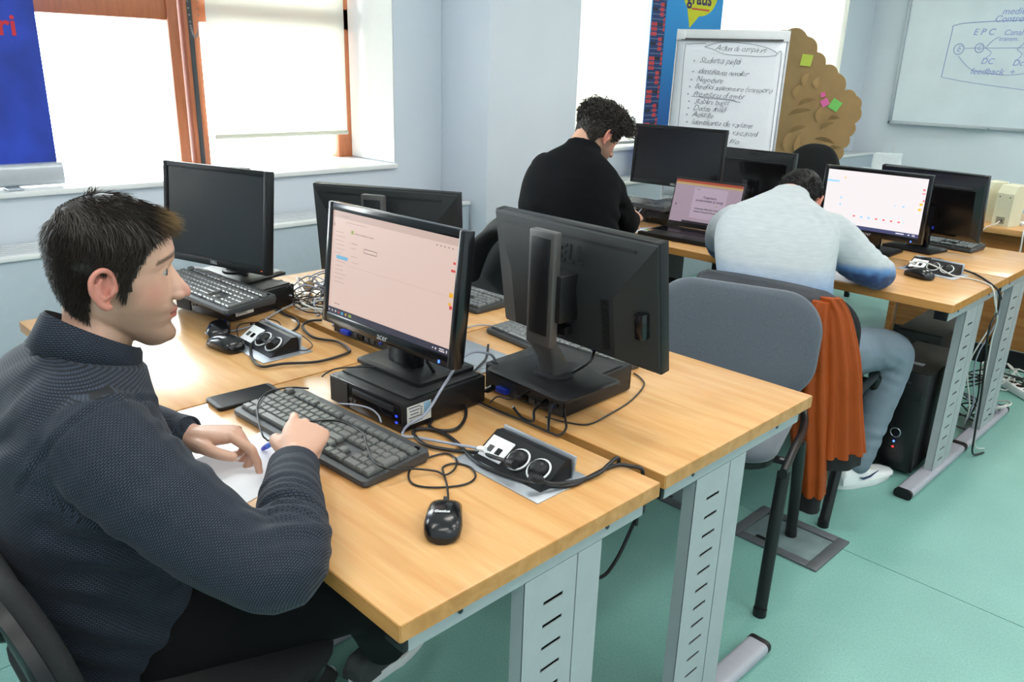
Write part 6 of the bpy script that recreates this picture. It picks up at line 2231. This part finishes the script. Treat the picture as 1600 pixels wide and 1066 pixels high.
core.limb([(-1.37, 1.93, 1.03), (-1.29, 1.97, 1.0), (-1.345, 2.20, .835), (-1.450, 2.395, .818)], [.06, .05, .04, .03])
core.limb([(-1.37, 1.93, 1.03), (-1.52, 1.88, 1.04), (-1.66, 2.05, .86), (-1.60, 2.40, .79)], [.06, .05, .04, .03])
body_mesh([voxel(hm, .0036, 2, .5, 'head'), voxel(hr2, .003, 2, .5, 'hand'), voxel(hl2, .003, 2, .5, 'hand'), voxel(core, .014, 2, .5, 'core')],
          (lin(206, 158, 132), lin(112, 88, 74), lin(206, 130, 112), lin(180, 100, 92), lin(40, 32, 28)), 'body', p2, O2, M2)
eyes(M2, p2, O2)
LINE2 = [(0, .066), (.45, .064), (.80, .055), (.98, .030), (1.08, .004), (1.25, -.010), (1.42, .016), (1.75, .020), (1.95, -.010), (2.2, -.045), (3.15, -.050)]
hc = hair_cap(M2, LINE2, lambda t: 0.004+0.020*max(0, min(1, (t-.60)/.3)), 5.0)
HAIR2 = mat('black_curly_hair', srgb(40, 34, 30), 0.45, noise_amt=0.35, noise_scale=80, spec=0.35)
hair2 = hc.build('hair', HAIR2, p2, 60, loc=O2)
rd = random.Random(7)
cu = MB()
for p, nm in hair_pts(3800, rd, LINE2, 0.006):
    top = max(0.12, min(1.0, (p.z-0.0)/.07))
    front = max(0, min(1, (p.y-.02)/.05))
    r0 = rd.uniform(.0045, .0085)*(0.5+.5*top)
    x = nm.orthogonal().normalized()
    y = nm.cross(x)
    ph = rd.uniform(0, 6.28)
    ax = (nm+V((rd.gauss(0, .35), rd.gauss(0, .35)+.3*front, rd.gauss(0, .3)-.25))).normalized()
    ln = rd.uniform(.014, .042)*top*(1+0.5*front)
    turns = rd.uniform(1.2, 2.4)
    pts = []
    for i in range(8):
        u = i/7
        a = ph+u*turns*2*math.pi
        pts.append(p+ax*ln*u+x*(r0*math.cos(a))+y*(r0*math.sin(a))+nm*.004)
    cu.tube([M2 @ q for q in pts], [.0015]*7+[.0006], 4, 2)
tag(cu.build('curls', HAIR2, hair2, 60), kind='stuff')
BLKS = mat('black_knit', srgb(9, 10, 14), 0.9, noise_amt=0.12, noise_scale=300, bump=0.3, bump_scale=500, spec=0.15)
sw = MB()
rv = (.93, .28, 0)
torso(sw, [((-1.36, 1.93, .46), rv, .18, .13, .14, (0, 0, 1)), ((-1.365, 1.90, .62), rv, .195, .135, .15, (0, -.05, 1)), ((-1.38, 1.885, .80), rv, .205, .13, .155, (0, .05, 1)),
           ((-1.395, 1.895, .95), rv, .205, .115, .145, (-.05, .25, 1)), ((-1.40, 1.92, 1.055), rv, .185, .095, .115, (-.1, .4, 1)), ((-1.40, 1.937, 1.103), rv, .135, .075, .090, (-.1, .5, 1)),
           ((-1.40, 1.957, 1.138), rv, .078, .062, .070, (-.1, .6, 1)), ((-1.40, 1.975, 1.162), rv, .069, .058, .064, (-.1, .6, 1))])
sw.limb([(-1.305, 1.955, 1.03), (-1.290, 2.00, .98), (-1.305, 2.09, .90), (-1.335, 2.18, .838), (-1.365, 2.235, .828), (-1.405, 2.31, .822), (-1.435, 2.365, .818)], [.075, .076, .066, .060, .056, .048, .040])
sw.limb([(-1.52, 1.90, 1.05), (-1.58, 1.95, .98), (-1.64, 2.05, .88), (-1.655, 2.12, .82), (-1.635, 2.25, .805), (-1.605, 2.37, .795)], [.078, .076, .066, .060, .052, .042])
swm = voxel(sw, .008, 5, .5, 'sweater')
wrinkle(swm, [((-1.25, 2.0, .9), .12, (.2, .5, .8), .06, .006), ((-1.42, 1.80, .85), .15, (.4, 0, .9), .08, .005)], .001, 3.0, .004)
link('sweater', swm, BLKS, p2, loc=O2)
tr = MB()
tr.limb([(-1.36, 1.95, .52), (-1.36, 1.97, .50)], [.15, .15])
tr.limb([(-1.28, 1.98, .50), (-1.24, 2.40, .52), (-1.26, 2.42, .44), (-1.28, 2.42, .09)], [.09, .066, .062, .048])
tr.limb([(-1.45, 1.98, .50), (-1.50, 2.40, .52), (-1.52, 2.42, .44), (-1.54, 2.42, .09)], [.09, .066, .062, .048])
link('trousers', voxel(tr, .012, 4, .5, 'trousers'), BLKT, p2, loc=O2)
shoe(p2, O2, (-1.28, 2.42, .001), 0, SHD, SHW, SHW)
shoe(p2, O2, (-1.54, 2.42, .001), 0, SHD, SHW, SHW)
t = thing('ballpoint_pen', 'thin dark pen in the curly haired man hand', 'pen', (-1.515, 2.475, 0.746))
MB().tube([(0, 0, 0), (.02, .012, .03), (.055, .035, .10)], [.0012, .0042, .0042], 10, 3).build('barrel', BLACK, t, 40)

# ------------------------------------------------------------------ the bowed man in the pale sweater
B3 = V((-0.52, 2.10, 0.0))
O3 = -B3
p3 = person('short haired man in a pale sweater with blue hem bowed over the table', B3)
M3 = head_M((-0.705, 2.430, 0.988), 16, -48)
hm = head_shapes(M3)
hm.tube([M3 @ V((0, -.030, -.020)), M3 @ V((0, -.040, -.07)), V((-.685, 2.325, 1.005)), V((-.66, 2.24, .95))], [.058, .058, .064, .085], 18, 5)
Rh3 = basis((-.475, 2.500, .785), (-.85, .5, 0), (0, .1, 1))
hr3, _ = hand_shapes(Rh3, 1, [(20, 30, 14), (22, 30, 14), (24, 30, 14), (26, 30, 14)], [(.046, .046, -.012), (.068, .050, -.018), (.086, .046, -.022)])
Lh3 = basis((-.80, 2.500, .785), (.80, .6, 0), (0, .1, 1))
hl3, _ = hand_shapes(Lh3, -1, [(20, 30, 14), (22, 30, 14), (24, 30, 14), (26, 30, 14)], [(.046, .046, -.012), (.068, .050, -.018), (.086, .046, -.022)])
core = MB()
core.limb([(-.50, 2.0, .50), (-.55, 2.02, .72), (-.65, 2.2, .90), (-.67, 2.25, .94)], [.11, .11, .09, .08])
core.limb([(-.66, 2.22, .92), (-.50, 2.26, .90), (-.33, 2.31, .79), (-.475, 2.5, .785)], [.06, .05, .04, .03])
core.limb([(-.66, 2.22, .92), (-.82, 2.18, .90), (-.91, 2.27, .79), (-.80, 2.5, .785)], [.06, .05, .04, .03])
body_mesh([voxel(hm, .0036, 2, .5, 'head'), voxel(hr3, .003, 2, .5, 'hand'), voxel(hl3, .003, 2, .5, 'hand'), voxel(core, .014, 2, .5, 'core')],
          (lin(204, 156, 130), lin(140, 108, 90), lin(204, 130, 112), lin(180, 100, 92), lin(40, 32, 28)), 'body', p3, O3, M3)
eyes(M3, p3, O3)
HAIR3 = mat('black_short_hair', srgb(26, 24, 24), 0.55, noise_amt=0.3, noise_scale=120, spec=0.3)
LINE3 = HAIRLINE[:-2]+[(2.2, -.090), (3.15, -.112)]
hc = hair_cap(M3, LINE3, lambda t: 0.003+0.007*max(0, min(1, (t-.55)/.35)), 9.0)
hair3 = hc.build('hair', HAIR3, p3, 60, loc=O3)
rd = random.Random(31)
st = MB()
items = []
for p, nm in hair_pts(3000, rd, LINE3, 0.004):
    d = (nm*0.6+V((rd.gauss(0, .4), rd.gauss(0, .4)+.2, rd.gauss(0, .4)-.2))).normalized()
    items.append((p, d, rd.uniform(.006, .014), V((0, 0, -.2))))
strands(st, M3, items, .0011)
tag(st.build('hair_strands', HAIR3, hair3, 0), kind='stuff')
sw = MB()
rv = (.93, .37, 0)
torso(sw, [((-.500, 1.985, .50), (1, .1, 0), .175, .12, .125, (0, 0, 1)), ((-.510, 1.985, .60), (1, .15, 0), .178, .12, .13, (0, 0, 1)), ((-.530, 1.995, .70), (.98, .2, 0), .185, .12, .135, (-.05, .1, 1)),
           ((-.565, 2.035, .80), (.96, .28, 0), .20, .115, .135, (-.15, .35, 1)), ((-.610, 2.105, .885), (.94, .33, 0), .212, .105, .125, (-.2, .6, 1)), ((-.645, 2.185, .938), rv, .200, .095, .105, (-.3, .8, .8)),
           ((-.668, 2.250, .968), rv, .140, .080, .085, (-.3, .9, .6)), ((-.684, 2.305, .995), rv, .085, .068, .074, (-.3, .9, .5)), ((-.690, 2.338, 1.010), rv, .072, .062, .068, (-.3, .9, .5))])
RA3 = [(-.500, 2.262, .915), (-.455, 2.275, .890), (-.385, 2.295, .835), (-.325, 2.318, .800), (-.345, 2.37, .798), (-.41, 2.44, .796), (-.465, 2.490, .790)]
LA3 = [(-.805, 2.165, .910), (-.845, 2.185, .885), (-.885, 2.225, .830), (-.900, 2.285, .800), (-.880, 2.36, .798), (-.84, 2.44, .796), (-.805, 2.49, .790)]
sw.limb(RA3, [.080, .082, .072, .062, .056, .048, .040])
sw.limb(LA3, [.080, .080, .070, .062, .056, .048, .040])
swm = voxel(sw, .0065, 5, .5, 'sweater')
wrinkle(swm, [((-.52, 2.2, .94), .09, (.6, .7, .1), .05, .006), ((-.50, 1.92, .66), .12, (.1, 0, 1), .045, .005), ((-.35, 2.32, .83), .07, (.5, .3, -.8), .035, .005), ((-.88, 2.24, .84), .07, (.2, .3, -.9), .035, .005), ((-.66, 2.12, .95), .1, (1, .3, 0), .07, .004)], .001, 6.0, .004)
a = coords(swm)
hem = np.clip((0.85-a[:, 2])/.20, 0, .8)*(a[:, 1] < 2.16)
arm = np.clip((np.maximum(.838-a[:, 2], 0))/.045, 0, 1)*((a[:, 0] > -.43) | (a[:, 0] < -.80))*(a[:, 1] > 2.16)
arm = np.maximum(arm, ((a[:, 1] > 2.40) & (a[:, 2] < .87))*1.0)
k_ = np.clip(np.maximum(hem, arm), 0, 1)
nz = np.array([noise.noise(V(p)*60)*.12 for p in a])
k_ = np.clip(k_+nz*k_*2, 0, 1)[:, None]
c0, c1, c2 = np.array(lin(170, 177, 181)), np.array(lin(88, 130, 180)), np.array(lin(36, 56, 98))
cc = np.where(k_ < .5, c0*(1-k_*2)+c1*k_*2, c1*(2-2*k_)+c2*(2*k_-1))
cc *= (1+np.array([noise.noise(V((p[0]*30, p[1]*30, p[2]*260)))*.10 for p in a])[:, None])
vcol(swm, np.clip(cc, 0, 1))
link('sweater', swm, attr_mat('pale_knit', rough=0.9, bump=0.4, bump_scale=420, sheen=0.2), p3, loc=O3)
JEANS = mat('grey_denim', srgb(108, 122, 134), 0.85, noise_amt=0.10, noise_scale=14, bump=0.3, bump_scale=800)
tr = MB()
tr.limb([(-.50, 2.0, .51), (-.50, 2.02, .50)], [.145, .145])
tr.limb([(-.42, 2.02, .50), (-.34, 2.20, .525), (-.265, 2.38, .515), (-.248, 2.415, .46), (-.258, 2.35, .25), (-.268, 2.295, .10)], [.095, .092, .074, .070, .058, .056])
tr.limb([(-.58, 2.02, .50), (-.64, 2.22, .525), (-.70, 2.42, .515), (-.715, 2.46, .46), (-.72, 2.42, .25), (-.72, 2.40, .10)], [.095, .092, .074, .070, .058, .056])
jm = voxel(tr, .008, 4, .5, 'jeans')
wrinkle(jm, [((-.27, 2.36, .46), .08, (.2, .5, .8), .035, .006), ((-.25, 2.37, .2), .12, (0, .1, 1), .05, .004)], .001, 2.0, .003)
link('jeans', jm, JEANS, p3, loc=O3)
SW = mat('mark_navy', srgb(40, 52, 96), 0.5, noise_amt=0.05)
shoe(p3, O3, (-.270, 2.285, .001), R(-18), SHW, SHW, mat('cream_lace', srgb(214, 206, 186), 0.7, noise_amt=0.05), SW)
shoe(p3, O3, (-.72, 2.42, .001), R(10), SHW, SHW, SHW)

# ================================================================== groups of look-alike things
GROUPS = {'monitor': 'monitors on the tables', 'keyboard': 'black keyboards on the tables', 'computer_mouse': 'black mice on the tables',
          'compact_computer': 'compact computers lying under the monitors', 'tower_computer': 'tower computers under the right table',
          'socket_box': 'open socket boxes in the tabletops', 'closed_socket_box': 'closed socket plates in the tabletops', 'cable': 'loose cables',
          'desk_speaker': 'pair of beige speakers', 'paper_sheet': 'sheets of paper on the tables', 'roller_blind': 'roller blinds in the windows',
          'convector_cover': 'convector covers under the windows', 'rollup_banner': 'roll up banners by the windows', 'floor_socket_box': 'socket hatches in the floor',
          'person': 'people at the tables', 'ballpoint_pen': 'pens in use'}
for o in bpy.data.objects:
    if o.parent is None and 'category' in o.keys() and 'group' not in o.keys():
        g = GROUPS.get(o.name.split('.')[0])
        if g:
            o['group'] = g
